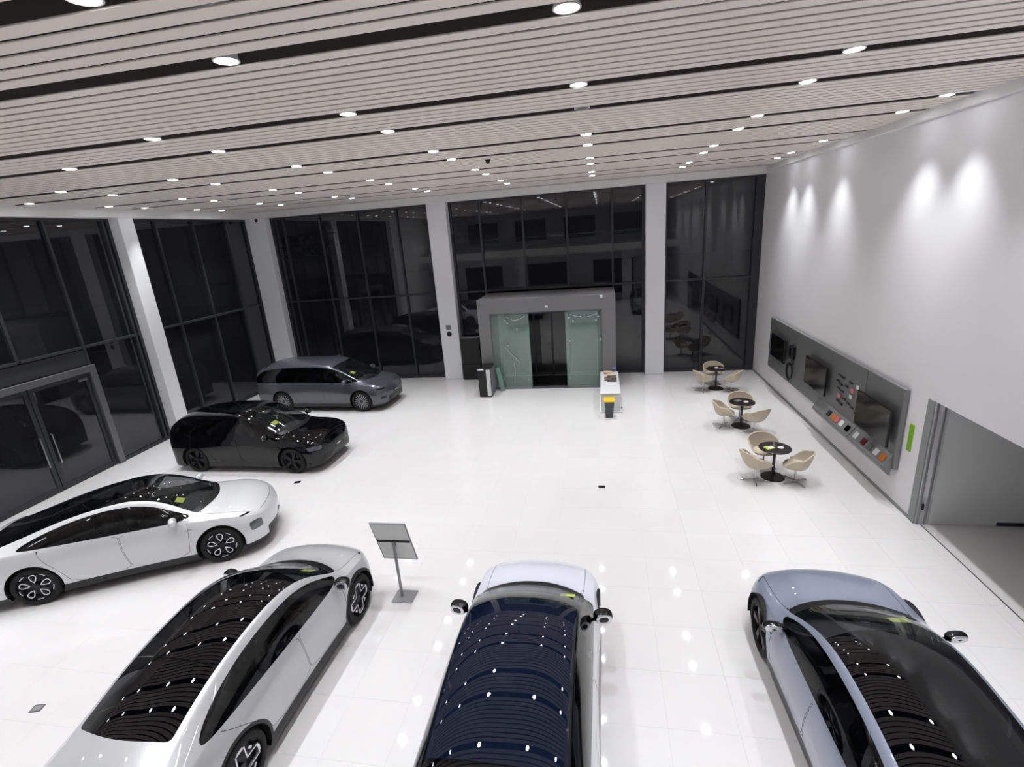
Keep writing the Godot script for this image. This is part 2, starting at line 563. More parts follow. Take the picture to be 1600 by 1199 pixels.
func build_ceiling() -> void:
	var c := struct("ceiling", "ceiling of long beige slats with dark gaps and grooves", "ceiling")
	put_box("plenum", Vector3(GL - 0.3, 7.46, GB - 0.35), Vector3(XR + 0.3, 7.75, ZBACK + 0.3), M.plenum_black, c, 0.0)
	var rows := light_rows()
	var x0 := XL + 0.02
	var x1 := XR - 0.10
	var half := 0.125
	var edges := [0.02]
	for r: float in rows:
		if r - half > 0.02 and r < ZBACK:
			edges.append(r - half)
			edges.append(r + half)
			put_box("groove_liner", Vector3(x0, CEIL + 0.015, r - half - 0.02), Vector3(x1 - 0.25, CEIL + 0.17, r - half), M.channel_brown, c, 0.0)
			put_box("groove_liner", Vector3(x0, CEIL + 0.015, r + half), Vector3(x1 - 0.25, CEIL + 0.17, r + half + 0.02), M.channel_brown, c, 0.0)
	edges.append(ZBACK)
	for i in range(0, edges.size() - 1, 2):
		var a: float = edges[i]
		var b: float = edges[i + 1]
		var n := maxi(1, roundi((b - a + 0.044) / 0.188))
		var pitch := (b - a + 0.044) / n
		for k in n:
			var z := a + pitch * k
			part("slat", box(Vector3(x1 - x0, 0.014, pitch - 0.044), 0.003), M.slat_beige, c, Vector3((x0 + x1) / 2, CEIL + 0.007, z + (pitch - 0.044) / 2))
	# recessed downlights in the grooves
	var off := [Vector2(9.15, 11.85), Vector2(14.48, 6.68)]
	var ring := lathe([Vector2(0.086, 0.0), Vector2(0.100, 0.0), Vector2(0.100, 0.012), Vector2(0.092, 0.014), Vector2(0.092, 0.10), Vector2(0.086, 0.10), Vector2(0.086, 0.0)], 24)
	var lens := lathe([Vector2(0.0, -0.006), Vector2(0.05, -0.005), Vector2(0.076, -0.001), Vector2(0.085, 0.004), Vector2(0.085, 0.03)], 24)
	var groove := -1
	for r: float in rows:
		if r < 0.6 or r > 20.0:
			continue
		groove += 1
		for i in 8:
			var x := -4.09 + 2.653 * i
			if i == 0:
				x = -3.75
			elif i == 7:
				x = 14.43
			var lit := true
			for q: Vector2 in off:
				if q.distance_to(Vector2(x, r)) < 0.3:
					lit = false
			var ords := ["first", "second", "third", "fourth", "fifth", "sixth", "seventh", "eighth", "ninth", "tenth", "eleventh", "twelfth", "thirteenth", "fourteenth"]
			var label := "round downlight, %s from the white side wall, in %s ceiling groove from entrance" % [ords[7 - i], ords[groove]]
			var o := thing("recessed_downlight", ("lit " if lit else "unlit ") + label, "downlight", Vector3(x, CEIL + 0.004, r), 0.0, "lit ceiling downlights" if lit else "unlit ceiling downlights")
			part("trim_ring", ring, M.white_gloss, o)
			part("lens", lens, M.lamp_on if lit else M.lamp_off, o)
			if lit:
				var s := SpotLight3D.new()
				s.name = "beam"
				s.light_energy = LAMP_ENERGY
				s.light_color = Color(0.975, 0.985, 1.0)
				s.light_size = 0.085
				s.spot_range = 40.0
				s.spot_attenuation = 2.0
				s.spot_angle = LAMP_ANGLE
				s.spot_angle_attenuation = 1.0
				s.shadow_enabled = true
				o.add_child(s)
				s.position = Vector3(0, -0.02, 0)
				s.rotation = Vector3(-PI / 2, 0, 0)
	# smoke detector on the slats
	var sd := thing("smoke_detector", "small dark round detector hanging under the ceiling slats", "detector", Vector3(7.13, CEIL, 8.13))
	part("base", lathe([Vector2(0, -0.015), Vector2(0.06, -0.015), Vector2(0.06, 0.0), Vector2(0, 0.0)], 20), M.dark_plastic, sd)
	part("sensor_head", lathe([Vector2(0, -0.075), Vector2(0.03, -0.07), Vector2(0.045, -0.04), Vector2(0.045, -0.015), Vector2(0, -0.015)], 20), M.black_plastic, sd)

func build_gallery() -> void:
	# the upper floor from which the picture was taken; it shows in the glass of the entrance wall
	var g := struct("floor_gallery", "upper gallery floor with a white edge behind the camera", "floor")
	put_box("slab", Vector3(GL, 3.75, 18.75), Vector3(XR, 4.25, ZBACK), M.bulkhead_white, g, 0.003)
	var w := struct("wall_under_gallery", "white rear wall of the showroom under the gallery", "wall")
	put_box("wall_panel", Vector3(GL, 0, 22.5), Vector3(XR, 3.75, 22.7), M.white_wall, w, 0.002)
	for k in 3:
		put_box("dark_window", Vector3(-2.0 + k * 5.4, 0.2, 22.46), Vector3(1.2 + k * 5.4, 2.9, 22.5), M.screen_black, w)
	for x: float in [2.95, 11.0]:
		var o := thing("column", "square white column carrying the gallery at x %s" % ["the left" if x < 5 else "the right"], "column", Vector3(x + 0.35, 0, 20.4))
		o.set_meta("label", "square white column under the gallery edge, %s" % ["on the glass door side" if x < 5 else "on the corridor side"])
		part("shaft", box(Vector3(0.7, 3.75, 0.7), 0.012), M.white_column, o, Vector3(0, 1.875, 0))
	var r := thing("balustrade", "clear glass balustrade with steel rail along the gallery edge", "railing", Vector3(0, 4.25, 18.81))
	for k in 12:
		var a := GL + 0.1 + k * 1.63
		pane("pane", Vector3(a, 0.03, 0), Vector3(a + 1.58, 0.03, 0), Vector3(a + 1.58, 0.86, 0), Vector3(a, 0.86, 0), M.pane_clear, r)
	part("rail", tube([Vector3(GL + 0.05, 0.88, 0), Vector3(XR - 0.05, 0.88, 0)], 0.022), M.steel, r)
	part("shoe", box(Vector3(XR - GL - 0.1, 0.06, 0.05), 0.004), M.steel, r, Vector3((XR + GL) / 2, 0.03, 0))

func build_outside() -> void:
	var g := struct("floor_outside", "dark paved forecourt outside the glass walls", "ground")
	put_box("paving", Vector3(-60, -0.4, -70), Vector3(70, -0.06, 60), M.asphalt, g, 0.0)
	# rooftop-style sign rack seen from behind through the glass
	var s := thing("sign_rack", "faint steel sign rack with letters standing outside the glass", "sign", Vector3(-14.4, 0, -20.0))
	for y: float in [4.85, 5.55, 5.75, 6.6]:
		put_box("rail", Vector3(-2.9, y - 0.03, -0.05), Vector3(2.9, y + 0.03, 0.0), M.sign_frame, s)
	for x: float in [-2.6, -1.5, 2.6]:
		put_box("post", Vector3(x - 0.05, -0.06, -0.16), Vector3(x + 0.05, 6.9, -0.06), M.sign_frame, s)
	for b in [[-2.5, 5.85, 0.5, 0.7], [-1.1, 5.85, 0.25, 0.65], [-0.2, 5.8, 0.9, 0.75], [-1.0, 4.95, 0.55, 0.5], [0.2, 4.95, 0.75, 0.5], [-2.6, 4.95, 0.6, 0.5], [1.4, 4.95, 0.6, 0.45]]:
		var bars := Tris.new()
		for k in 3:
			bars.add(box_tris(Vector3(b[2], 0.08, 0.06), 0.005).moved(Transform3D(Basis(), Vector3(b[0] + b[2] / 2, b[1] + b[3] * k / 2.0, 0.03))))
		for k in 2:
			bars.add(box_tris(Vector3(0.08, b[3], 0.06), 0.005).moved(Transform3D(Basis(), Vector3(b[0] + b[2] * (0.2 + 0.6 * k), b[1] + b[3] / 2, 0.03))))
		part("letter", done(bars), M.frame_light, s)

# ---------------------------------------------------------------- entrance portal
func build_entrance() -> void:
	var o := thing("entrance_portal", "grey box portal with open glass sliding doors in the entrance wall", "portal", Vector3(7.39, 0, 1.55))
	var x0 := -2.44
	var x1 := 2.45
	var dz := -1.96 + 0.03
	put_box("post", Vector3(x0, 0, dz), Vector3(x0 + 0.43, 2.88, 0), M.portal_grey, o, 0.006)
	put_box("post", Vector3(x1 - 0.46, 0, dz), Vector3(x1, 2.88, 0), M.portal_grey, o, 0.006)
	put_box("lintel", Vector3(x0, 2.88, dz), Vector3(x1, 3.38, 0), M.portal_grey, o, 0.006)
	put_box("cover", Vector3(x0 + 0.01, 3.38, dz), Vector3(x1 - 0.01, 3.395, -0.01), M.portal_grey, o, 0.003)
	put_box("sensor", Vector3(0.02, 3.02, 0), Vector3(0.12, 3.09, 0.05), M.white_gloss, o, 0.01)
	put_box("camera_bracket", Vector3(1.93, 3.28, 0), Vector3(2.02, 3.36, 0.05), M.white_gloss, o, 0.01)
	# glass screens set back in the opening
	var gz := -0.12
	var xa := x0 + 0.43
	var xb := x1 - 0.46
	for g in [[xa, -0.62, "fixed_light"], [0.72, xb, "fixed_light"]]:
		var p := pane(g[2], Vector3(g[0], 0.05, gz), Vector3(g[1], 0.05, gz), Vector3(g[1], 2.87, gz), Vector3(g[0], 2.87, gz), M.pane_green, o)
		put_box("bottom_rail", Vector3(g[0], 0, gz - 0.02), Vector3(g[1], 0.05, gz + 0.02), M.frame_light, p)
	for g in [[-1.75, -0.64], [0.70, 1.81]]:
		var lz := gz - 0.14
		var p := pane("sliding_leaf", Vector3(g[0], 0.04, lz), Vector3(g[1], 0.04, lz), Vector3(g[1], 2.84, lz), Vector3(g[0], 2.84, lz), M.pane_green, o)
		put_box("edge", Vector3(g[0] - 0.015, 0.04, lz - 0.02), Vector3(g[0] + 0.015, 2.84, lz + 0.02), M.glass_edge_green, p)
		put_box("edge", Vector3(g[1] - 0.015, 0.04, lz - 0.02), Vector3(g[1] + 0.015, 2.84, lz + 0.02), M.glass_edge_green, p)
		var kx: float = g[1] - 0.1 if g[0] < 0 else g[0] + 0.1
		put_box("lock", Vector3(kx - 0.03, 0.28, lz - 0.03), Vector3(kx + 0.03, 0.36, lz + 0.03), M.steel, p, 0.01)
	put_box("door_track", Vector3(xa, 2.80, gz - 0.2), Vector3(xb, 2.88, gz - 0.03), M.frame_dark, o)
	put_box("floor_track", Vector3(xa, 0.0, gz - 0.2), Vector3(xb, 0.012, gz + 0.05), M.frame_light, o, 0.002)
	# outer doors of the lobby in the plane of the glass wall
	var oz := dz + 0.08
	for x: float in [xa + 0.04, -0.66, 0.04, 0.74, xb - 0.04]:
		put_box("outer_stile", Vector3(x - 0.04, 0, oz - 0.04), Vector3(x + 0.04, 2.88, oz + 0.04), M.frame_dark, o)
	for g in [[xa + 0.08, -0.70], [-0.62, 0.0], [0.08, 0.70], [0.78, xb - 0.08]]:
		pane("outer_pane", Vector3(g[0], 0.02, oz), Vector3(g[1], 0.02, oz), Vector3(g[1], 2.86, oz), Vector3(g[0], 2.86, oz), M.pane_night, o)
	put_box("lobby_mat", Vector3(xa + 0.1, 0.001, dz + 0.2), Vector3(xb - 0.1, 0.012, gz - 0.25), M.black_plastic, o, 0.003)
	# bright exit sign over the outer doors
	# diagonal stay rod and pull rod on the left side
	part("stay_rod", tube([Vector3(-1.55, 1.62, gz + 0.04), Vector3(-0.98, 0.98, gz + 0.06)], 0.014), M.alloy_light, o)
	part("stay_rod", tube([Vector3(-1.24, 1.05, gz + 0.04), Vector3(-1.22, 0.62, gz + 0.05), Vector3(-1.27, 0.25, gz + 0.04)], 0.012), M.alloy_light, o)
	for b in [Vector3(-1.45, 2.62, gz + 0.03), Vector3(-1.38, 2.52, gz + 0.03), Vector3(-1.05, 2.28, gz + 0.03), Vector3(-1.42, 1.70, gz + 0.03), Vector3(0.84, 2.62, gz + 0.03), Vector3(0.98, 2.5, gz + 0.03), Vector3(1.86, 2.62, gz + 0.03), Vector3(1.78, 2.5, gz + 0.03), Vector3(0.84, 1.78, gz + 0.03), Vector3(1.92, 1.80, gz + 0.03)]:
		part("glass_fitting", lathe([Vector2(0.04, 0.0), Vector2(0.034, 0.02), Vector2(0, 0.03)], 14), M.chrome, o, b, Vector3(PI / 2, 0, 0))
	for s in [[-1.42, -0.75], [0.86, 1.86]]:
		var arc := []
		for k in 9:
			var u := k / 8.0
			arc.append(Vector3(lerpf(s[0], s[1], u), 2.74 - 0.13 * sin(PI * u), gz + 0.03))
		part("hanger_rail", tube(arc, 0.013), M.chrome, o)
	# glass sheet leaning on the left post
	var gs := thing("glass_sheet", "pale green glass sheet leaning against the grey portal post", "glass sheet", Vector3(5.68, 0, 1.68), 0.0)
	var t := Tris.new()
	t.add(box_tris(Vector3(0.16, 0.92, 0.03), 0.004))
	part("sheet", done(t), M.glass_edge_green, gs, Vector3(-0.06, 0.455, 0), Vector3(0, 0, 0.15))
	# black cabinet beside the portal
	var c := thing("low_cabinet", "dark grey and black cabinet between column and entrance portal", "cabinet", Vector3(4.15, 0, -0.06))
	put_box("body", Vector3(-0.40, 0, -0.18), Vector3(0.40, 0.62, 0.18), M.black_plastic, c, 0.008)
	put_box("upper_panel", Vector3(-0.38, 0.62, -0.16), Vector3(0.38, 1.72, 0.12), M.dark_plastic, c, 0.006)
	put_box("top_edge", Vector3(-0.40, 1.72, -0.18), Vector3(0.40, 1.75, 0.15), M.frame_light, c, 0.004)

# ---------------------------------------------------------------- cars
# A car body is a lofted shell: x forward, y up, z to the right, origin on the ground between the axles.
class Spline:
	# natural cubic spline through [x, value] pairs in rising x
	var X := PackedFloat64Array()
	var Y := PackedFloat64Array()
	var D := PackedFloat64Array()
	func _init(tab: Array) -> void:
		var n := tab.size()
		for p in tab:
			X.append(p[0])
			Y.append(p[1])
		var u := PackedFloat64Array()
		u.resize(n)
		D.resize(n)
		for i in range(1, n - 1):
			var sig := (X[i] - X[i - 1]) / (X[i + 1] - X[i - 1])
			var p := sig * D[i - 1] + 2.0
			D[i] = (sig - 1.0) / p
			var d := (Y[i + 1] - Y[i]) / (X[i + 1] - X[i]) - (Y[i] - Y[i - 1]) / (X[i] - X[i - 1])
			u[i] = (6.0 * d / (X[i + 1] - X[i - 1]) - sig * u[i - 1]) / p
		D[n - 1] = 0.0
		for i in range(n - 2, -1, -1):
			D[i] = D[i] * D[i + 1] + u[i]
	func at(x: float) -> float:
		var n := X.size()
		if x <= X[0]:
			return Y[0]
		if x >= X[n - 1]:
			return Y[n - 1]
		var i := 0
		while x > X[i + 1]:
			i += 1
		var h := X[i + 1] - X[i]
		var a := (X[i + 1] - x) / h
		var b := (x - X[i]) / h
		return a * Y[i] + b * Y[i + 1] + ((a * a * a - a) * D[i] + (b * b * b - b) * D[i + 1]) * h * h / 6.0

func curve(s: Spline, x: float) -> float:
	return s.at(x)

func poly_sdf(poly: PackedVector2Array, p: Vector2) -> float:
	var d := 1e9
	var inside := false
	var n := poly.size()
	var j := n - 1
	for i in n:
		var a := poly[i]
		var b := poly[j]
		var e := b - a
		var w := p - a
		var q := w - e * clampf(w.dot(e) / e.length_squared(), 0.0, 1.0)
		d = minf(d, q.length_squared())
		if (a.y > p.y) != (b.y > p.y) and p.x < (b.x - a.x) * (p.y - a.y) / (b.y - a.y) + a.x:
			inside = not inside
		j = i
	return -sqrt(d) if inside else sqrt(d)

func smooth_poly(pts: Array, rounds := 2) -> PackedVector2Array:
	# corner cutting, so outlines come out rounded
	var p := PackedVector2Array()
	for v in pts:
		p.append(Vector2(v[0], v[1]))
	for r in rounds:
		var q := PackedVector2Array()
		for i in p.size():
			var a := p[i]
			var b := p[(i + 1) % p.size()]
			q.append(a.lerp(b, 0.22))
			q.append(a.lerp(b, 0.78))
		p = q
	return p

func split(s: Tris, f: Callable, inside: Tris, outside: Tris, gap := 0.0) -> void:
	var n := s.P.size()
	for i in range(0, n, 3):
		var d0: float = f.call(s.P[i])
		if absf(d0) > 0.3:
			(inside if d0 < 0.0 else outside).tri(s.P[i], s.P[i + 1], s.P[i + 2], s.N[i], s.N[i + 1], s.N[i + 2])
			continue
		var d := [d0, f.call(s.P[i + 1]), f.call(s.P[i + 2])]
		clip(s, i, d, -1.0, gap, inside)
		clip(s, i, d, 1.0, gap, outside)

func clip(s: Tris, i: int, d: Array, side: float, gap: float, into: Tris) -> void:
	var e0: float = side * d[0] - gap
	var e1: float = side * d[1] - gap
	var e2: float = side * d[2] - gap
	if e0 >= 0.0 and e1 >= 0.0 and e2 >= 0.0:
		into.tri(s.P[i], s.P[i + 1], s.P[i + 2], s.N[i], s.N[i + 1], s.N[i + 2])
		return
	if e0 < 0.0 and e1 < 0.0 and e2 < 0.0:
		return
	var e := [e0, e1, e2]
	var P := []
	var N := []
	for k in 3:
		var l := (k + 1) % 3
		if e[k] >= 0.0:
			P.append(s.P[i + k])
			N.append(s.N[i + k])
		if (e[k] >= 0.0) != (e[l] >= 0.0):
			var t: float = e[k] / (e[k] - e[l])
			P.append(s.P[i + k].lerp(s.P[i + l], t))
			N.append(s.N[i + k].lerp(s.N[i + l], t).normalized())
	for k in range(1, P.size() - 1):
		into.tri(P[0], P[k], P[k + 1], N[0], N[k], N[k + 1])

func mirror(s: Tris) -> Tris:
	var o := Tris.new()
	var f := Vector3(1, 1, -1)
	for p in s.P:
		o.P.append(p * f)
	for n in s.N:
		o.N.append(n * f)
	return o

func both(s: Tris) -> ArrayMesh:
	var o := Tris.new()
	o.add(s)
	o.add(mirror(s))
	return done(o)

func shell_bands(c: Dictionary) -> Array:
	# the right half of the shell as four bands: underside, side, window band, top
	var xf: float = c.xf
	var xr: float = c.xr
	var xs := []
	for k in 9:
		xs.append(xr + 0.16 * pow(k / 9.0, 2.0))
	var n := int((xf - xr - 0.32) / 0.046)
	for k in n + 1:
		xs.append(lerpf(xr + 0.16, xf - 0.16, float(k) / n))
	for k in range(8, -1, -1):
		xs.append(xf - 0.16 * pow(k / 9.0, 2.0))
	var nb := 20
	var nc := 11
	var nd := 16
	var grid := []
	for x: float in xs:
		var T := curve(c.top, x)
		var B := curve(c.belt, x)
		var R := curve(c.rail, x)
		var wr := curve(c.rail_w, x)
		var wb := curve(c.belt_w, x)
		var m := curve(c.body_w, x)
		var bot := curve(c.bottom, x)
		# rounding of both ends: widths in plan, heights in side view
		var kw := 1.0
		var kh := 1.0
		var ym: float = c.nose_y if x > 0 else c.tail_y
		var ew: float = c.nose_round if x > 0 else c.tail_round
		var eh: float = c.nose_drop if x > 0 else c.tail_drop
		var pw: float = c.nose_power if x > 0 else c.tail_power
		var far := xf - x if x > 0 else x - xr
		if far < ew:
			kw = pow(maxf(0.0, 1.0 - pow(1.0 - far / ew, pw)), 1.0 / pw)
		if far < eh:
			kh = pow(maxf(0.0, 1.0 - pow(1.0 - far / eh, 2.2)), 1.0 / 2.2)
		T = ym + (T - ym) * kh
		B = ym + (B - ym) * kh
		R = ym + (R - ym) * kh
		bot = ym + (bot - ym) * kh
		wr *= kw
		wb *= kw
		m *= kw
		var row := []
		var ws := m - 0.04 * kw
		for k in 3:
			row.append(Vector3(x, bot, ws * k / 3.0 * 0.96))
		var flare := 0.0
		for ax: float in [c.axle, -c.axle]:
			flare = maxf(flare, exp(-pow((x - ax) / 0.42, 2.0)))
		for k in nb:
			var t := k / float(nb)
			var w := m
			if t < 0.38:
				w = m - (m - ws) * pow((0.38 - t) / 0.38, 2.0)
			else:
				w = m - (m - wb) * pow((t - 0.38) / 0.62, 2.6)
			var hollow: float = exp(-pow((t - 0.30) / 0.20, 2.0)) * clampf(1.0 - flare * 1.6, 0.0, 1.0)
			w -= 0.022 * hollow * kw
			w += 0.012 * flare * kw * smoothstep(0.2, 0.5, t) * (1.0 - smoothstep(0.7, 1.0, t))
			row.append(Vector3(x, bot + (B - bot) * t, w))
		for k in nc:
			var t := k / float(nc)
			var bulge := 0.028 * sin(PI * t) * clampf((R - B) / 0.3, 0.0, 1.0)
			row.append(Vector3(x, lerpf(B, R, t), lerpf(wb, wr, t) + bulge))
		for k in nd + 1:
			var t := k / float(nd)
			var l := 1.0 - t
			row.append(Vector3(x, R + (T - R) * (1.0 - pow(l, c.crown)), wr * l))
		grid.append(row)
	var cols: int = grid[0].size()
	var nor := []
	for i in xs.size():
		var row := []
		for j in cols:
			var a: Vector3 = grid[mini(i + 1, xs.size() - 1)][j] - grid[maxi(i - 1, 0)][j]
			var u: Vector3 = grid[i][mini(j + 1, cols - 1)]
			var v: Vector3 = grid[i][maxi(j - 1, 0)]
			if j == cols - 1:
				u = grid[i][cols - 2] * Vector3(1, 1, -1)
			if j == 0:
				v = grid[i][1] * Vector3(1, 1, -1)
			var g := a.cross(u - v)
			if g.length_squared() < 1e-14:
				g = Vector3(1 if i > 5 else -1, 0, 0)
			g = g.normalized()
			var outv: Vector3 = grid[i][j] - Vector3(xs[i] * 0.8, 0.6, 0)
			row.append(g if g.dot(outv) >= 0.0 else -g)
		nor.append(row)
	var bands := [Tris.new(), Tris.new(), Tris.new(), Tris.new()]
	var ends := [3, 3 + nb, 3 + nb + nc, cols - 1]
	for i in xs.size() - 1:
		for j in cols - 1:
			var b := 0
			while j >= ends[b]:
				b += 1
			var t: Tris = bands[b]
			t.tri(grid[i][j], grid[i + 1][j], grid[i + 1][j + 1], nor[i][j], nor[i + 1][j], nor[i + 1][j + 1])
			t.tri(grid[i][j], grid[i + 1][j + 1], grid[i][j + 1], nor[i][j], nor[i + 1][j + 1], nor[i][j + 1])
	return bands

func side_z(c: Dictionary, x: float, y: float) -> float:
	# where the body side stands at a place in side view
	var B := curve(c.belt, x)
	var m := curve(c.body_w, x)
	if y <= B:
		var bot := curve(c.bottom, x)
		var t := (y - bot) / (B - bot)
		return m if t < 0.38 else m - (m - curve(c.belt_w, x)) * pow((t - 0.38) / 0.62, 2.6)
	var R := curve(c.rail, x)
	return lerpf(curve(c.belt_w, x), curve(c.rail_w, x), clampf((y - B) / maxf(R - B, 0.01), 0.0, 1.0))

func stretched(tab: Array, k: float) -> Array:
	var o := []
	for p in tab:
		o.append([p[0], p[1] * k])
	return o

func make_car(called: String, c: Dictionary, label: String, at: Vector3, turn: float, scale := 1.0, tall := 1.0) -> Node3D:
	if tall != 1.0:
		for k in ["top", "rail", "belt", "dlo"]:
			c[k] = stretched(c[k], tall)
		c.windows = c.windows.map(func(w): return stretched(w, tall))
		c.doors = c.doors.map(func(w): return stretched(w, tall))
		for k in c.marks:
			k.at.y *= tall
			k.half.y *= tall
		c.mirror.y *= tall
		c.card.y *= tall
		c.nose_y *= tall
		c.tail_y *= tall
	for k in ["top", "rail", "rail_w", "belt", "belt_w", "body_w", "bottom"]:
		c[k] = Spline.new(c[k])
	var o := thing(called, label, "car", at, turn, "cars on display")
	var bands := shell_bands(c)
	var side: Tris = bands[1]
	var glassy: Tris = bands[2]
	var top: Tris = bands[3]
	var body: StandardMaterial3D = M[c.paint]
	var rad: float = c.tyre
	var ax: float = c.axle
	# wheel arches
	var cut := func(p: Vector3) -> float: return minf(Vector2(p.x - ax, p.y - rad).length(), Vector2(p.x + ax, p.y - rad).length()) - (rad + 0.045)
	var open := Tris.new()
	var kept := Tris.new()
	split(side, cut, open, kept)
	side = kept
	kept = Tris.new()
	open = Tris.new()
	split(bands[0], func(p: Vector3) -> float: return maxf(minf(absf(p.x - ax), absf(p.x + ax)) - (rad + 0.045), 0.45 - p.z), open, kept)
	var under := kept
	# dark cladding: sill, arch lips
	var clad := Tris.new()
	kept = Tris.new()
	var lip: float = c.lip
	var sill: float = c.sill
	var nose_sill: float = c.nose_sill
	split(side, func(p: Vector3) -> float: return minf((Vector2(absf(p.x) - ax, p.y - rad)).length() - (rad + 0.045 + lip), p.y - (sill if absf(p.x) < ax else nose_sill)), clad, kept)
	side = kept
	# side windows with their trim, cut from the side and window bands
	var dlo := smooth_poly(c.dlo)
	var trim := Tris.new()
	kept = Tris.new()
	var kept2 := Tris.new()
	var fd := func(p: Vector3) -> float: return poly_sdf(dlo, Vector2(p.x, p.y))
	split(glassy, fd, trim, kept)
	glassy = kept
	split(side, fd, trim, kept2)
	side = kept2
	var wins := []
	for w in c.windows:
		var poly := smooth_poly(w)
		var win := Tris.new()
		kept = Tris.new()
		split(trim, func(p: Vector3) -> float: return poly_sdf(poly, Vector2(p.x, p.y)), win, kept)
		trim = kept
		wins.append(win)
	# canopy of glass: windscreen, roof, rear window
	var cowl := Tris.new()
	var screen := Tris.new()
	var roof := Tris.new()
	var rear := Tris.new()
	var hood := Tris.new()
	var canopy := Tris.new()
	kept = Tris.new()
	var inset: float = c.inset
	var rw: Spline = c.rail_w
	var x_front: float = c.cowl_x
	var x_rear: float = c.canopy_end
	var bow: float = c.bow
	var rbow: float = c.rear_bow
	split(top, func(p: Vector3) -> float:
		var a := p.z - (curve(rw, p.x) - inset)
		var b := p.x - (x_front - bow * p.z * p.z)
		var d := (x_rear + rbow * p.z * p.z) - p.x
		var k := maxf(b, d)
		var h := maxf(0.06 - absf(a - k), 0.0) / 0.06
		return maxf(a, k) + h * h * 0.06 * 0.25, canopy, kept)
	top = kept
	kept = Tris.new()
	split(canopy, func(p: Vector3) -> float: return (x_front - c.cowl_gap - bow * p.z * p.z) - p.x, cowl, kept)
	canopy = kept
	kept = Tris.new()
	split(canopy, func(p: Vector3) -> float: return (c.header_x - c.header_bow * p.z * p.z) - p.x, screen, kept, 0.004)
	canopy = kept
	split(canopy, func(p: Vector3) -> float: return p.x - (c.rear_header_x + 0.08 * p.z * p.z), rear, roof, 0.004)
	# bonnet with its shut line
	kept = Tris.new()
	split(top, func(p: Vector3) -> float:
		return maxf(maxf(p.z - (curve(rw, p.x) - 0.05), (x_front - bow * p.z * p.z) - p.x + 0.0), p.x - (c.hood_x - 0.30 * p.z * p.z)), hood, kept, 0.003)
	top = kept
	# doors with real gaps
	var doors := []
	for d in c.doors:
		var poly := smooth_poly(d, 1)
		var leaf := Tris.new()
		kept = Tris.new()
		split(side, func(p: Vector3) -> float: return poly_sdf(poly, Vector2(p.x, p.y)), leaf, kept, 0.003)
		side = kept
		doors.append(leaf)
	# lamps, grilles and such, each a box-shaped piece cut out of the skin
	var marks := []
	for k in c.marks:
		var got := Tris.new()
		var ctr: Vector3 = k.at
		var half: Vector3 = k.half
		var inv := Basis.from_euler(Vector3(0, k.get("yaw", 0.0), k.get("roll", 0.0)), EULER_ORDER_YXZ).inverse()
		var rnd: float = k.get("round", 0.02)
		var f := func(p: Vector3) -> float:
			var q := (inv * (p - ctr)).abs() - half + Vector3(rnd, rnd, rnd)
			return Vector3(maxf(q.x, 0), maxf(q.y, 0), maxf(q.z, 0)).length() + minf(maxf(q.x, maxf(q.y, q.z)), 0.0) - rnd
		for src in [0, 1, 2, 3, 4]:
			var s: Tris = [side, glassy, top, clad, under][src]
			kept = Tris.new()
			split(s, f, got, kept)
			if src == 0:
				side = kept
			elif src == 1:
				glassy = kept
			elif src == 2:
				top = kept
			elif src == 3:
				clad = kept
			else:
				under = kept
		marks.append(got)
	var skin := Tris.new()
	skin.add(side)
	if not c.rail_black:
		skin.add(glassy)
		skin.add(top)
	else:
		var dark := Tris.new()
		for s: Tris in [glassy, top]:
			kept = Tris.new()
			split(s, func(p: Vector3) -> float: return maxf(maxf(p.x - x_front + 0.33, c.black_from - p.x), 0.02 - (p.y - curve(c.belt, p.x))), dark, kept)
			skin.add(kept)
		part("roof_rail", both(dark), M.gloss_black, o)
	part("body", both(skin), body, o)
	part("underbody", both(under), M.dark_plastic, o)
	part("sill_cladding", both(clad), M[c.clad], o)
	part("bonnet", both(hood), body, o)
	part("cowl", both(cowl), M.black_plastic, o)
	part("windscreen", both(screen), M.windscreen, o)
	part("roof_panel", both(roof), M[c.roof], o)
	part("rear_window", both(rear), M[c.rear_glass], o)
	for m in 2:
		part("window_trim", done(trim if m == 0 else mirror(trim)), M.gloss_black, o)
		for w: Tris in wins:
			if w.P.size() > 0:
				part("side_window", done(w if m == 0 else mirror(w)), M.side_glass, o)
		for d: Tris in doors:
			if d.P.size() > 0:
				part("door", done(d if m == 0 else mirror(d)), body, o)
	for i in marks.size():
		var k: Dictionary = c.marks[i]
		var s: Tris = marks[i]
		if s.P.size() == 0:
			continue
		if k.at.z < 0.01:
			part(k.name, both(s), M[k.mat], o)
		else:
			part(k.name, done(s), M[k.mat], o)
			part(k.name, done(mirror(s)), M[k.mat], o)
	# wheels and arch liners
	var hub: float = curve(c.body_w, ax) - 0.035
	var proto: MeshInstance3D = null
	for sx: float in [1.0, -1.0]:
		for sz: float in [1.0, -1.0]:
			wheel(o, c, Vector3(sx * ax, rad, sz * hub), sz)
	# mirrors
	for sz: float in [1.0, -1.0]:
		door_mirror(o, c, sz)
	cabin(o, c)
	# handles
	for h in c.get("handles", []):
		for sz: float in [1.0, -1.0]:
			var z := side_z(c, h[0], h[1])
			part("door_handle", box(Vector3(0.20, 0.016, 0.02), 0.006), M.gloss_black if c.get("dark_handles", false) else body, o, Vector3(h[0], h[1], sz * (z + 0.002)))
	if c.has("plate_y"):
		var pl := part("number_plate", box(Vector3(0.016, 0.105, 0.38), 0.004), M.plate_dark, o, Vector3(c.xf - 0.002, c.plate_y, 0.0), Vector3(0, 0, c.get("plate_tilt", 0.0)))
		for k in 3:
			part("plate_mark", box(Vector3(0.004, 0.035, 0.05), 0.001), M.panel_back, pl, Vector3(0.009, 0.008, (k - 1) * 0.068))
	o.scale = Vector3(scale, scale, scale)
	return o

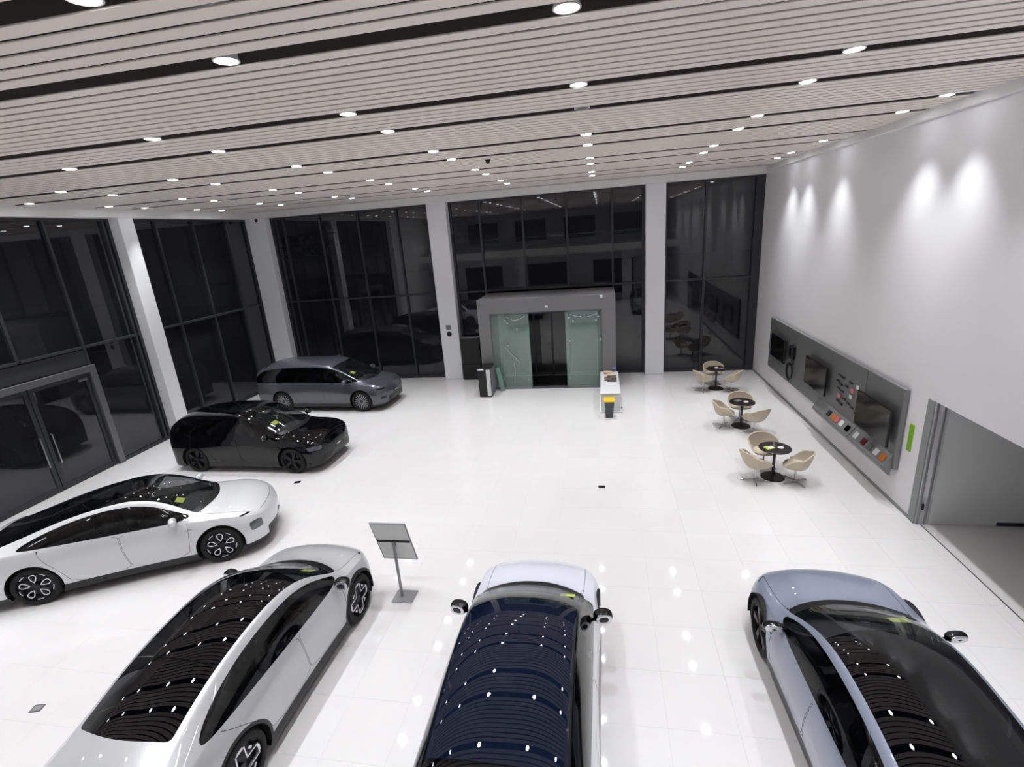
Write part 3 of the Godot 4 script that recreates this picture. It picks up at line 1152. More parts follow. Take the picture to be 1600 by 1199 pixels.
func wheel(o: Node3D, c: Dictionary, at: Vector3, sz: float) -> void:
	var r: float = c.tyre
	var rim: float = c.rim
	var key: String = "wheel " + c.wheel + str(r)
	# arch liner
	if not meshes.has(key + "liner"):
		var L := Tris.new()
		for k in 20:
			var a := PI * (k / 20.0 * 1.16 - 0.08)
			var b := PI * ((k + 1) / 20.0 * 1.16 - 0.08)
			var R := r + 0.048
			var p := Vector3(cos(a) * R, sin(a) * R, 0)
			var q := Vector3(cos(b) * R, sin(b) * R, 0)
			var d := Vector3(0, 0, -0.34)
			L.quad(p + Vector3(0, 0, 0.02), q + Vector3(0, 0, 0.02), q + d, p + d, -p)
			L.flat(p + d, q + d, d, Vector3(0, 0, 1))
		meshes[key + "liner"] = [done(L), done(mirror(L))]
		# tyre around the z axis, its outer face towards +z
		var prof := [Vector2(rim, -0.20), Vector2(r - 0.03, -0.215), Vector2(r - 0.006, -0.19), Vector2(r, -0.15), Vector2(r, -0.065), Vector2(r - 0.006, -0.03), Vector2(r - 0.03, -0.002), Vector2(rim + 0.03, 0.006), Vector2(rim + 0.006, 0.0), Vector2(rim, -0.02)]
		var up := Transform3D(Basis(Vector3.RIGHT, PI / 2), Vector3.ZERO)
		var tyre := lathe_tris(prof, 44).moved(up)
		meshes[key + "tyre"] = [done(tyre), done(mirror(tyre))]
		var barrel := lathe_tris([Vector2(0.0, -0.075), Vector2(0.10, -0.07), Vector2(rim - 0.03, -0.085), Vector2(rim, -0.06), Vector2(rim, -0.012), Vector2(rim - 0.012, -0.006)], 40).moved(up)
		meshes[key + "barrel"] = [done(barrel), done(mirror(barrel))]
		var rings := rim_design(c.wheel, rim)
		var made := []
		for q in rings:
			made.append([q[0], done(q[1]), done(mirror(q[1])), q[2]])
		meshes[key + "design"] = made
	var m := 0 if sz > 0 else 1
	part("arch_liner", meshes[key + "liner"][m], M.cabin_black, o, at)
	var t := part("wheel", meshes[key + "tyre"][m], M.rubber, o, at)
	part("rim_barrel", meshes[key + "barrel"][m], M[c.rim_dark], t)
	for q in meshes[key + "design"]:
		part(q[0], q[1 + m], M[c.rim_mats[q[3]]], t)

func bar(a: Vector2, b: Vector2, w0: float, w1: float, z: float, depth: float) -> Tris:
	# flat spoke from a to b with a width at each end, face at z
	var d := (b - a).normalized()
	var n := Vector2(-d.y, d.x)
	var poly := PackedVector2Array([a - n * w0 / 2, b - n * w1 / 2, b + n * w1 / 2, a + n * w0 / 2])
	return prism_tris(poly, depth).moved(Transform3D(Basis(), Vector3(0, 0, z - depth)))

func loop_line(pts: PackedVector2Array, w: float, z: float, depth: float, closed := true) -> Tris:
	var o := Tris.new()
	var n := pts.size()
	for i in (n if closed else n - 1):
		var a := pts[i]
		var b := pts[(i + 1) % n]
		if a.distance_to(b) > 1e-4:
			o.add(bar(a, b + (b - a).normalized() * w * 0.3, w, w, z, depth))
	return o

func rim_design(kind: String, rim: float) -> Array:
	var out := []
	var cap := lathe_tris([Vector2(0.06, -0.05), Vector2(0.055, -0.028), Vector2(0.0, -0.022)], 20).moved(Transform3D(Basis(Vector3.RIGHT, PI / 2), Vector3.ZERO))
	out.append(["hub_cap", cap, 1])
	if kind == "petal":
		for k in 5:
			var b := Transform2D(TAU * k / 5 + PI / 2, Vector2.ZERO)
			var pts := PackedVector2Array()
			for q in [[0.30, 0.0], [0.46, 0.11], [0.62, 0.17], [0.74, 0.17], [0.83, 0.10], [0.85, 0.0], [0.83, -0.10], [0.74, -0.17], [0.62, -0.17], [0.46, -0.11]]:
				pts.append(b * (Vector2(q[0], q[1]) * rim))
			out.append(["spoke", loop_line(pts, 0.013, -0.012, 0.03), 0])
			var arc := PackedVector2Array()
			for j in 6:
				var a := TAU * (k + 0.5) / 5 + PI / 2 + (j - 2.5) * 0.075
				arc.append(Vector2(cos(a), sin(a)) * rim * 0.93)
			out.append(["rim_arc", loop_line(arc, 0.014, -0.012, 0.03, false), 2])
	elif kind == "cross":
		var pts := PackedVector2Array()
		for k in 4:
			var b := Transform2D(TAU * k / 4, Vector2.ZERO)
			for q in [[0.26, -0.26], [0.84, -0.23], [0.84, 0.23], [0.26, 0.26]]:
				pts.append(b * (Vector2(q[0], q[1]) * rim))
		out.append(["spoke", loop_line(pts, 0.018, -0.010, 0.03), 0])
		for k in 4:
			var a := TAU * (k + 0.5) / 4
			var u := Vector2(cos(a), sin(a))
			var v := Vector2(-u.y, u.x)
			out.append(["rim_arc", bar(u * rim * 0.70 - v * rim * 0.10, u * rim * 0.70 + v * rim * 0.10, 0.03, 0.03, -0.012, 0.03), 2])
			var tip := Vector2(cos(TAU * k / 4), sin(TAU * k / 4))
			out.append(["rim_arc", bar(tip * rim * 0.82, tip * rim * 0.93, 0.09, 0.10, -0.012, 0.03), 2])
	else:
		var ring := PackedVector2Array()
		for j in 36:
			ring.append(Vector2(cos(TAU * j / 36), sin(TAU * j / 36)) * rim * 0.96)
		out.append(["rim_ring", loop_line(ring, 0.011, -0.012, 0.02), 2])
		if kind == "multi":
			for k in 18:
				var u := Vector2(cos(TAU * k / 18), sin(TAU * k / 18))
				out.append(["spoke", bar(u * rim * 0.22, u * rim * 0.95, 0.006, 0.013, -0.014, 0.03), 0])
		else:
			for k in 5:
				var two := Tris.new()
				for e: float in [-0.11, 0.11]:
					var a := TAU * k / 5 + e
					two.add(bar(Vector2(cos(TAU * k / 5), sin(TAU * k / 5)) * rim * 0.18, Vector2(cos(a), sin(a)) * rim * 0.97, 0.05, 0.035, -0.014, 0.035))
				out.append(["spoke", two, 0])
	return out

func blob(size: Vector3, p := 2.6, seg := 14) -> Tris:
	# rounded box: a super-ellipsoid
	var t := Tris.new()
	var pts := []
	for i in seg + 1:
		var v := -PI / 2 + PI * i / seg
		var row := []
		for j in seg * 2 + 1:
			var u := TAU * j / (seg * 2)
			var d := Vector3(cos(v) * cos(u), sin(v), cos(v) * sin(u))
			var l := pow(pow(absf(d.x), p) + pow(absf(d.y), p) + pow(absf(d.z), p), -1.0 / p)
			var q := d * l
			var n := Vector3(signf(q.x) * pow(absf(q.x), p - 1), signf(q.y) * pow(absf(q.y), p - 1), signf(q.z) * pow(absf(q.z), p - 1))
			row.append([q * size * 0.5, (n / size).normalized()])
		pts.append(row)
	for i in seg:
		for j in seg * 2:
			var a: Array = pts[i][j]
			var b: Array = pts[i][j + 1]
			var c: Array = pts[i + 1][j + 1]
			var d: Array = pts[i + 1][j]
			t.tri(a[0], b[0], c[0], a[1], b[1], c[1])
			t.tri(a[0], c[0], d[0], a[1], c[1], d[1])
	return t

func door_mirror(o: Node3D, c: Dictionary, sz: float) -> void:
	var at: Vector3 = c.mirror
	at.z *= sz
	var size: Vector3 = c.get("mirror_size", Vector3(0.13, 0.15, 0.24))
	if not meshes.has("mirror" + str(size)):
		meshes["mirror" + str(size)] = done(blob(size, 2.5, 10))
	var m := part("mirror", meshes["mirror" + str(size)], M[c.mirror_paint], o, at, Vector3(0, sz * 0.18, 0))
	if not meshes.has("mirror glass" + str(size)):
		meshes["mirror glass" + str(size)] = done(blob(Vector3(0.022, size.y * 0.80, size.z * 0.82), 3.0, 10))
	part("mirror_glass", meshes["mirror glass" + str(size)], M.chrome, m, Vector3(-size.x * 0.40, 0, 0))
	var foot := Vector3(0.05, -size.y * 0.50, -sz * (size.z * 0.5 + 0.03))
	part("mirror_foot", tube([Vector3(0, -size.y * 0.30, -sz * size.z * 0.25), foot], 0.022), M.gloss_black, m)

func cabin(o: Node3D, c: Dictionary) -> void:
	# dark tub, dashboard, seats, steering wheel
	var y0 := 0.34
	var cx: float = c.cowl_x
	var xb: float = c.cabin_end
	var tub := Tris.new()
	var hy: float = curve(c.belt, 0.0) - 0.08
	tub.quad(Vector3(xb, y0, -0.78), Vector3(cx - 0.15, y0, -0.78), Vector3(cx - 0.15, y0, 0.78), Vector3(xb, y0, 0.78), Vector3.UP)
	for s: float in [-1.0, 1.0]:
		tub.quad(Vector3(xb, y0, s * 0.78), Vector3(cx - 0.15, y0, s * 0.78), Vector3(cx - 0.25, hy, s * 0.80), Vector3(xb, hy, s * 0.80), Vector3(0, 0, -s))
	tub.quad(Vector3(xb, y0, -0.78), Vector3(xb, y0, 0.78), Vector3(xb, hy, 0.80), Vector3(xb, hy, -0.80), Vector3(1, 0, 0))
	part("cabin_tub", done(tub), M.cabin_black, o)
	var dash := Tris.new()
	var top: float = curve(c.belt, cx - 0.4) - 0.0
	dash.add(blob(Vector3(0.62, 0.34, 1.42), 4.0, 10).moved(Transform3D(Basis(Vector3(0, 0, 1), -0.05), Vector3(cx - 0.50, top - 0.16, 0))))
	part("dashboard", done(dash), M[c.get("dash", "cabin_grey")], o)
	var scr := part("console_screen", box(Vector3(0.02, 0.20, 0.36), 0.006), M.screen_black, o, Vector3(cx - 0.83, top - 0.02, 0.02), Vector3(0, 0, 0.2))
	if not meshes.has("seat back"):
		meshes["seat back"] = done(blob(Vector3(0.18, 0.66, 0.50), 3.2, 8))
		meshes["seat base"] = done(blob(Vector3(0.54, 0.20, 0.52), 3.2, 8))
		meshes["headrest"] = done(blob(Vector3(0.11, 0.19, 0.27), 3.0, 6))
		meshes["bench"] = done(blob(Vector3(0.5, 0.2, 1.3), 3.4, 8))
		meshes["bench back"] = done(blob(Vector3(0.2, 0.62, 1.3), 3.4, 8))
		var w := []
		for k in 25:
			w.append(Vector3(0, sin(TAU * k / 24) * 0.165, cos(TAU * k / 24) * 0.18))
		meshes["steering"] = done(tube_tris(w, 0.015))
	var sm: Material = M[c.get("seats", "seat_trim")]
	for sz: float in [-1.0, 1.0]:
		var s := part("seat", meshes["seat base"], sm, o, Vector3(cx - 1.45, 0.52, sz * 0.37))
		part("backrest", meshes["seat back"], sm, s, Vector3(-0.30, 0.36, 0), Vector3(0, 0, 0.3))
		part("headrest", meshes["headrest"], sm, s, Vector3(-0.43, 0.74, 0), Vector3(0, 0, 0.2))
	var b := part("rear_seat", meshes["bench"], sm, o, Vector3(cx - 2.35, 0.52, 0))
	part("backrest", meshes["bench back"], sm, b, Vector3(-0.28, 0.32, 0), Vector3(0, 0, 0.35))
	part("steering_wheel", meshes["steering"], M.cabin_black, o, Vector3(cx - 0.92, top - 0.08, -0.37), Vector3(0, 0, 0.42))
	if c.has("card"):
		part("windscreen_card", box(Vector3(0.14, 0.006, 0.20), 0.001), M.lime_pale, o, c.card, Vector3(0, 0, c.get("card_tilt", -0.5)))


func base_car() -> Dictionary:
	return {
		"nose_round": 0.62, "nose_power": 2.35, "nose_drop": 0.20, "nose_y": 0.50, "tail_round": 0.42, "tail_power": 2.5, "tail_drop": 0.14, "tail_y": 0.72,
		"crown": 2.5, "lip": 0.0, "sill": 0.30, "nose_sill": 0.27, "clad": "black_plastic", "rail_black": false, "black_from": -1.5, "inset": 0.035, "bow": 0.42, "rear_bow": 0.15, "cowl_gap": 0.12,
		"header_bow": 0.25, "roof": "roof_glass", "rear_glass": "roof_glass", "rim_dark": "alloy_dark", "rim_mats": ["alloy_light", "alloy_dark", "alloy_light"], "wheel": "five", "mirror_paint": "gloss_black",
		"bottom": [[-2.8, 0.30], [-2.3, 0.20], [-1.0, 0.17], [1.0, 0.17], [2.1, 0.19], [2.7, 0.24]], "tyre": 0.385, "rim": 0.28,
	}

func sedan_car() -> Dictionary:
	var c := base_car()
	c.merge({
		"paint": "silver_paint", "xf": 2.45, "xr": -2.60, "axle": 1.5,
		"top": [[-2.6, 0.98], [-2.0, 1.155], [-1.2, 1.355], [-0.4, 1.49], [0.1, 1.515], [0.5, 1.455], [0.95, 1.255], [1.38, 1.02], [1.75, 0.96], [2.15, 0.87], [2.45, 0.72]],
		"rail": [[-2.6, 0.97], [-2.3, 1.01], [-1.9, 1.07], [-1.4, 1.19], [-0.8, 1.33], [-0.2, 1.405], [0.15, 1.41], [0.5, 1.33], [0.85, 1.16], [1.16, 0.985], [1.5, 0.915], [2.0, 0.83], [2.45, 0.66]],
		"rail_w": [[-2.6, 0.74], [-2.0, 0.69], [-1.2, 0.65], [0.0, 0.64], [0.6, 0.66], [1.1, 0.72], [1.4, 0.77], [2.0, 0.78], [2.45, 0.74]],
		"belt": [[-2.6, 0.96], [-2.0, 0.98], [-1.2, 0.975], [0.0, 0.945], [1.0, 0.905], [1.5, 0.87], [2.0, 0.79], [2.45, 0.62]],
		"belt_w": [[-2.6, 0.84], [-1.5, 0.885], [0.0, 0.89], [1.0, 0.885], [1.5, 0.87], [2.0, 0.85], [2.45, 0.80]],
		"body_w": [[-2.6, 0.90], [-1.5, 0.965], [0.0, 0.95], [1.5, 0.965], [2.0, 0.94], [2.45, 0.88]],
		"cowl_x": 1.42, "canopy_end": -2.30, "header_x": 0.50, "rear_header_x": -1.2, "cabin_end": -1.7, "hood_x": 2.33, "bow": 0.45, "rear_bow": 0.30,
		"dlo": [[1.16, 0.955], [0.85, 1.115], [0.5, 1.285], [0.15, 1.365], [-0.3, 1.365], [-0.8, 1.295], [-1.25, 1.185], [-1.55, 1.085], [-1.68, 1.015], [-1.2, 1.005], [0.0, 0.975]],
		"windows": [[[1.06, 0.975], [0.5, 1.255], [0.15, 1.34], [-0.02, 1.345], [-0.10, 0.99]], [[-0.16, 0.995], [-0.08, 1.345], [-0.4, 1.33], [-0.8, 1.265], [-1.08, 1.20], [-1.12, 1.02]], [[-1.18, 1.025], [-1.15, 1.18], [-1.5, 1.07], [-1.58, 1.025]]],
		"doors": [[[1.02, 0.99], [1.02, 0.70], [0.95, 0.29], [0.02, 0.29], [-0.06, 0.60], [-0.09, 1.01]], [[-0.11, 1.01], [-0.08, 0.60], [0.0, 0.29], [-0.92, 0.29], [-1.08, 0.60], [-1.28, 0.82], [-1.36, 1.02]]],
		"marks": [
			{"name": "light_strip", "mat": "gloss_black", "at": Vector3(2.14, 0.815, 0.72), "half": Vector3(0.26, 0.011, 0.2), "yaw": 0.9, "roll": 0.0, "round": 0.008},
			{"name": "headlamp", "mat": "lamp_lens", "at": Vector3(2.16, 0.575, 0.80), "half": Vector3(0.13, 0.085, 0.2), "yaw": 0.95, "round": 0.04},
			{"name": "grille", "mat": "black_plastic", "at": Vector3(2.45, 0.30, 0.0), "half": Vector3(0.3, 0.11, 0.62), "round": 0.04},
			{"name": "tail_lamp", "mat": "maroon", "at": Vector3(-2.55, 0.93, 0.4), "half": Vector3(0.16, 0.02, 0.5), "round": 0.01},
			{"name": "fender_trim", "mat": "chrome", "at": Vector3(1.0, 0.795, 0.95), "half": Vector3(0.15, 0.012, 0.1), "roll": 0.04, "round": 0.01},
		],
		"mirror": Vector3(0.84, 1.04, 1.0), "mirror_paint": "silver_paint", "wheel": "petal", "card": Vector3(0.86, 1.195, 0.42), "card_tilt": -0.42, "sill": 0.32,
	}, true)
	return c

func crossover_car() -> Dictionary:
	var c := base_car()
	c.merge({
		"paint": "crossover_paint", "xf": 2.36, "xr": -2.50, "axle": 1.445,
		"top": [[-2.5, 1.10], [-2.1, 1.29], [-1.4, 1.52], [-0.6, 1.645], [0.0, 1.65], [0.5, 1.54], [1.0, 1.285], [1.42, 1.07], [1.9, 0.995], [2.36, 0.80]],
		"rail": [[-2.5, 1.05], [-2.0, 1.22], [-1.3, 1.43], [-0.6, 1.535], [0.0, 1.54], [0.5, 1.42], [0.95, 1.18], [1.25, 1.02], [1.6, 0.955], [2.0, 0.89], [2.36, 0.74]],
		"rail_w": [[-2.5, 0.70], [-2.0, 0.66], [-1.2, 0.64], [0.0, 0.65], [0.6, 0.68], [1.1, 0.735], [1.4, 0.77], [2.0, 0.77], [2.36, 0.74]],
		"belt": [[-2.5, 1.01], [-2.0, 1.06], [-1.2, 1.05], [0.0, 1.01], [1.0, 0.97], [1.5, 0.93], [2.0, 0.85], [2.36, 0.70]],
		"belt_w": [[-2.5, 0.84], [-1.5, 0.88], [0.0, 0.885], [1.0, 0.88], [1.5, 0.87], [2.0, 0.85], [2.36, 0.80]],
		"body_w": [[-2.5, 0.90], [-1.45, 0.965], [0.0, 0.945], [1.45, 0.965], [2.0, 0.94], [2.36, 0.88]],
		"cowl_x": 1.46, "canopy_end": -1.98, "header_x": 0.55, "rear_header_x": -1.15, "cabin_end": -1.8, "hood_x": 2.26, "bow": 0.42, "rear_bow": 0.26, "inset": 0.05, "cowl_gap": 0.15,
		"dlo": [[1.18, 1.03], [0.9, 1.19], [0.5, 1.38], [0.1, 1.475], [-0.4, 1.485], [-0.9, 1.44], [-1.35, 1.34], [-1.72, 1.20], [-1.80, 1.10], [-1.2, 1.085], [0.0, 1.045]],
		"windows": [[[1.10, 1.05], [0.5, 1.35], [0.1, 1.45], [-0.06, 1.46], [-0.10, 1.065]], [[-0.16, 1.07], [-0.12, 1.46], [-0.5, 1.455], [-0.95, 1.405], [-1.4, 1.29], [-1.66, 1.17], [-1.68, 1.11], [-1.2, 1.105]]],
		"doors": [[[1.02, 1.06], [1.04, 0.74], [0.95, 0.36], [-0.0, 0.36], [-0.07, 0.70], [-0.09, 1.08]], [[-0.11, 1.08], [-0.09, 0.70], [-0.02, 0.36], [-0.90, 0.36], [-1.02, 0.62], [-1.18, 0.80], [-1.50, 1.02], [-1.60, 1.12]]],
		"marks": [
			{"name": "light_strip", "mat": "gloss_black", "at": Vector3(2.12, 0.90, 0.70), "half": Vector3(0.18, 0.012, 0.2), "yaw": 0.9, "round": 0.008},
			{"name": "tail_panel", "mat": "gloss_black", "at": Vector3(-2.50, 0.95, 0.0), "half": Vector3(0.26, 0.17, 0.95), "round": 0.05},
			{"name": "fender_badge", "mat": "gloss_black", "at": Vector3(1.05, 0.90, 0.93), "half": Vector3(0.05, 0.022, 0.1), "round": 0.02},
			{"name": "grille", "mat": "black_plastic", "at": Vector3(2.36, 0.32, 0.0), "half": Vector3(0.25, 0.12, 0.6), "round": 0.04},
		],
		"mirror_size": Vector3(0.19, 0.19, 0.25), "mirror": Vector3(0.93, 1.09, 1.02), "wheel": "cross", "tyre": 0.41, "rim": 0.30, "lip": 0.045, "sill": 0.36, "nose_sill": 0.33, "clad": "dark_plastic", "card": Vector3(0.98, 1.235, 0.40), "card_tilt": -0.5,
	}, true)
	return c

func white_car() -> Dictionary:
	var c := crossover_car()
	c.merge({
		"paint": "white_paint", "inset": 0.012, "rail_black": true, "black_from": -2.3, "wheel": "five", "lip": 0.0, "sill": 0.30, "clad": "black_plastic", "canopy_end": -2.1, "rear_header_x": -1.55, "roof": "roof_glass_blue",
		"rail_w": [[-2.5, 0.70], [-2.0, 0.69], [-1.2, 0.69], [0.0, 0.70], [0.6, 0.715], [1.1, 0.745], [1.4, 0.77], [2.0, 0.77], [2.36, 0.74]],
		"marks": [
			{"name": "light_strip", "mat": "white_gloss", "at": Vector3(2.10, 0.90, 0.72), "half": Vector3(0.2, 0.012, 0.2), "yaw": 0.9, "round": 0.008},
			{"name": "tail_panel", "mat": "gloss_black", "at": Vector3(-2.50, 0.95, 0.0), "half": Vector3(0.2, 0.10, 0.95), "round": 0.05},
			{"name": "grille", "mat": "black_plastic", "at": Vector3(2.36, 0.30, 0.0), "half": Vector3(0.25, 0.10, 0.5), "round": 0.04},
		],
		"mirror": Vector3(0.80, 1.10, 1.0), "mirror_size": Vector3(0.18, 0.18, 0.26), "cowl_gap": 0.15, "card": Vector3(1.0, 1.23, 0.52), "card_tilt": -0.5,
	}, true)
	return c

func blue_car() -> Dictionary:
	var c := sedan_car()
	c.merge({
		"paint": "blue_paint", "xf": 2.42, "xr": -2.58, "wheel": "five", "rim_dark": "alloy_dark", "rim_mats": ["alloy_bronze", "alloy_dark", "alloy_bronze"], "tyre": 0.39, "rim": 0.29,
		"top": [[-2.58, 0.98], [-2.4, 1.05], [-2.0, 1.16], [-1.5, 1.29], [-0.9, 1.39], [-0.3, 1.43], [0.1, 1.42], [0.45, 1.355], [0.8, 1.235], [1.15, 1.075], [1.40, 0.965], [1.7, 0.925], [2.1, 0.85], [2.32, 0.76], [2.42, 0.70]],
		"rail": [[-2.58, 0.94], [-2.3, 0.99], [-1.9, 1.07], [-1.4, 1.19], [-0.8, 1.29], [-0.2, 1.33], [0.2, 1.305], [0.6, 1.20], [0.95, 1.05], [1.22, 0.93], [1.5, 0.885], [2.0, 0.81], [2.42, 0.66]],
		"belt": [[-2.58, 0.92], [-2.0, 0.94], [-1.2, 0.93], [0.0, 0.90], [1.0, 0.87], [1.5, 0.84], [2.0, 0.77], [2.42, 0.62]],
		"rail_w": [[-2.6, 0.74], [-2.0, 0.68], [-1.2, 0.64], [0.0, 0.635], [0.6, 0.665], [1.1, 0.73], [1.4, 0.78], [2.0, 0.79], [2.45, 0.74]],
		"dlo": [[1.16, 0.92], [0.9, 1.06], [0.55, 1.20], [0.15, 1.275], [-0.3, 1.285], [-0.8, 1.25], [-1.35, 1.15], [-1.8, 1.035], [-1.98, 0.97], [-1.3, 0.965], [0.0, 0.935]],
		"windows": [[[1.08, 0.94], [0.55, 1.17], [0.15, 1.25], [-0.10, 1.26], [-0.16, 0.955]], [[-0.20, 0.96], [-0.16, 1.26], [-0.4, 1.255], [-0.85, 1.215], [-1.35, 1.115], [-1.75, 1.01], [-1.84, 0.98]]],
		"marks": [
			{"name": "light_strip", "mat": "lamp_lens", "at": Vector3(2.10, 0.80, 0.74), "half": Vector3(0.2, 0.011, 0.2), "yaw": 0.9, "round": 0.008},
			{"name": "fender_vent", "mat": "gloss_black", "at": Vector3(1.10, 0.74, 0.95), "half": Vector3(0.10, 0.02, 0.1), "roll": 0.3, "round": 0.02},
			{"name": "grille", "mat": "black_plastic", "at": Vector3(2.42, 0.30, 0.0), "half": Vector3(0.3, 0.10, 0.62), "round": 0.04},
		],
		"canopy_end": -2.3, "rear_header_x": -1.3, "mirror": Vector3(0.86, 0.99, 0.98), "mirror_size": Vector3(0.12, 0.12, 0.25), "mirror_paint": "gloss_black", "card": Vector3(0.95, 1.10, 0.42), "seats": "seat_trim", "crown": 2.4, "cowl_gap": 0.15,
	}, true)
	return c

func suv_car() -> Dictionary:
	var c := base_car()
	c.merge({
		"paint": "black_paint", "xf": 2.38, "xr": -2.51, "axle": 1.5,
		"top": [[-2.51, 1.12], [-2.40, 1.30], [-2.2, 1.45], [-1.8, 1.575], [-1.2, 1.655], [-0.5, 1.685], [0.0, 1.66], [0.35, 1.57], [0.7, 1.41], [1.0, 1.24], [1.25, 1.11], [1.4, 1.07], [1.7, 1.045], [2.05, 0.985], [2.25, 0.91], [2.38, 0.84]],
		"rail": [[-2.51, 1.08], [-2.3, 1.26], [-1.9, 1.45], [-1.3, 1.545], [-0.6, 1.575], [0.0, 1.55], [0.3, 1.475], [0.65, 1.31], [0.95, 1.14], [1.2, 1.025], [1.5, 0.985], [2.0, 0.92], [2.38, 0.78]],
		"rail_w": [[-2.51, 0.74], [-2.0, 0.70], [-1.2, 0.675], [0.0, 0.675], [0.6, 0.70], [1.1, 0.75], [1.4, 0.79], [2.0, 0.81], [2.38, 0.79]],
		"belt": [[-2.51, 1.04], [-2.0, 1.06], [-1.2, 1.04], [0.0, 1.01], [1.0, 0.975], [1.5, 0.94], [2.0, 0.88], [2.38, 0.74]],
		"belt_w": [[-2.51, 0.85], [-1.5, 0.885], [0.0, 0.89], [1.0, 0.885], [1.5, 0.88], [2.0, 0.87], [2.38, 0.84]],
		"body_w": [[-2.51, 0.91], [-1.45, 0.97], [0.0, 0.95], [1.45, 0.97], [2.0, 0.95], [2.38, 0.91]],
		"nose_round": 0.42, "nose_power": 2.9, "nose_drop": 0.15, "tail_drop": 0.2,
		"cowl_x": 1.40, "canopy_end": -2.30, "header_x": 0.42, "rear_header_x": -1.9, "cabin_end": -1.9, "hood_x": 2.28, "bow": 0.40, "inset": 0.03,
		"dlo": [[1.15, 1.03], [0.85, 1.20], [0.5, 1.385], [0.1, 1.50], [-0.4, 1.52], [-1.2, 1.49], [-1.8, 1.41], [-2.1, 1.28], [-2.14, 1.12], [-1.2, 1.08], [0.0, 1.05]],
		"windows": [[[1.08, 1.05], [0.5, 1.36], [0.1, 1.47], [-0.10, 1.485], [-0.14, 1.07]], [[-0.20, 1.075], [-0.16, 1.49], [-0.6, 1.49], [-1.2, 1.465], [-1.26, 1.10]], [[-1.32, 1.105], [-1.27, 1.455], [-1.75, 1.385], [-2.0, 1.27], [-2.04, 1.15]]],
		"doors": [[[1.02, 1.05], [1.03, 0.74], [0.95, 0.36], [0.0, 0.36], [-0.08, 0.70], [-0.12, 1.07]], [[-0.14, 1.07], [-0.10, 0.70], [-0.02, 0.36], [-0.90, 0.36], [-1.05, 0.66], [-1.26, 0.88], [-1.32, 1.10]]],
		"marks": [
			{"name": "headlamp", "mat": "lamp_lens", "at": Vector3(2.13, 0.71, 0.80), "half": Vector3(0.19, 0.055, 0.2), "yaw": 0.85, "round": 0.03},
			{"name": "light_bar", "mat": "gloss_black", "at": Vector3(2.36, 0.86, 0.0), "half": Vector3(0.3, 0.010, 0.62), "round": 0.006},
			{"name": "grille", "mat": "black_plastic", "at": Vector3(2.38, 0.37, 0.0), "half": Vector3(0.22, 0.11, 0.70), "round": 0.04},
			{"name": "tail_lamp", "mat": "maroon", "at": Vector3(-2.48, 1.02, 0.4), "half": Vector3(0.2, 0.03, 0.55), "round": 0.01},
		],
		"mirror": Vector3(0.93, 1.10, 1.03), "mirror_paint": "black_paint", "wheel": "five", "tyre": 0.375, "rim": 0.275, "rim_mats": ["alloy_dark", "alloy_dark", "alloy_dark"], "sill": 0.34, "plate_y": 0.52,
		"rear_glass": "roof_glass", "card": Vector3(0.78, 1.265, 0.34), "card_tilt": -0.48,
	}, true)
	return c

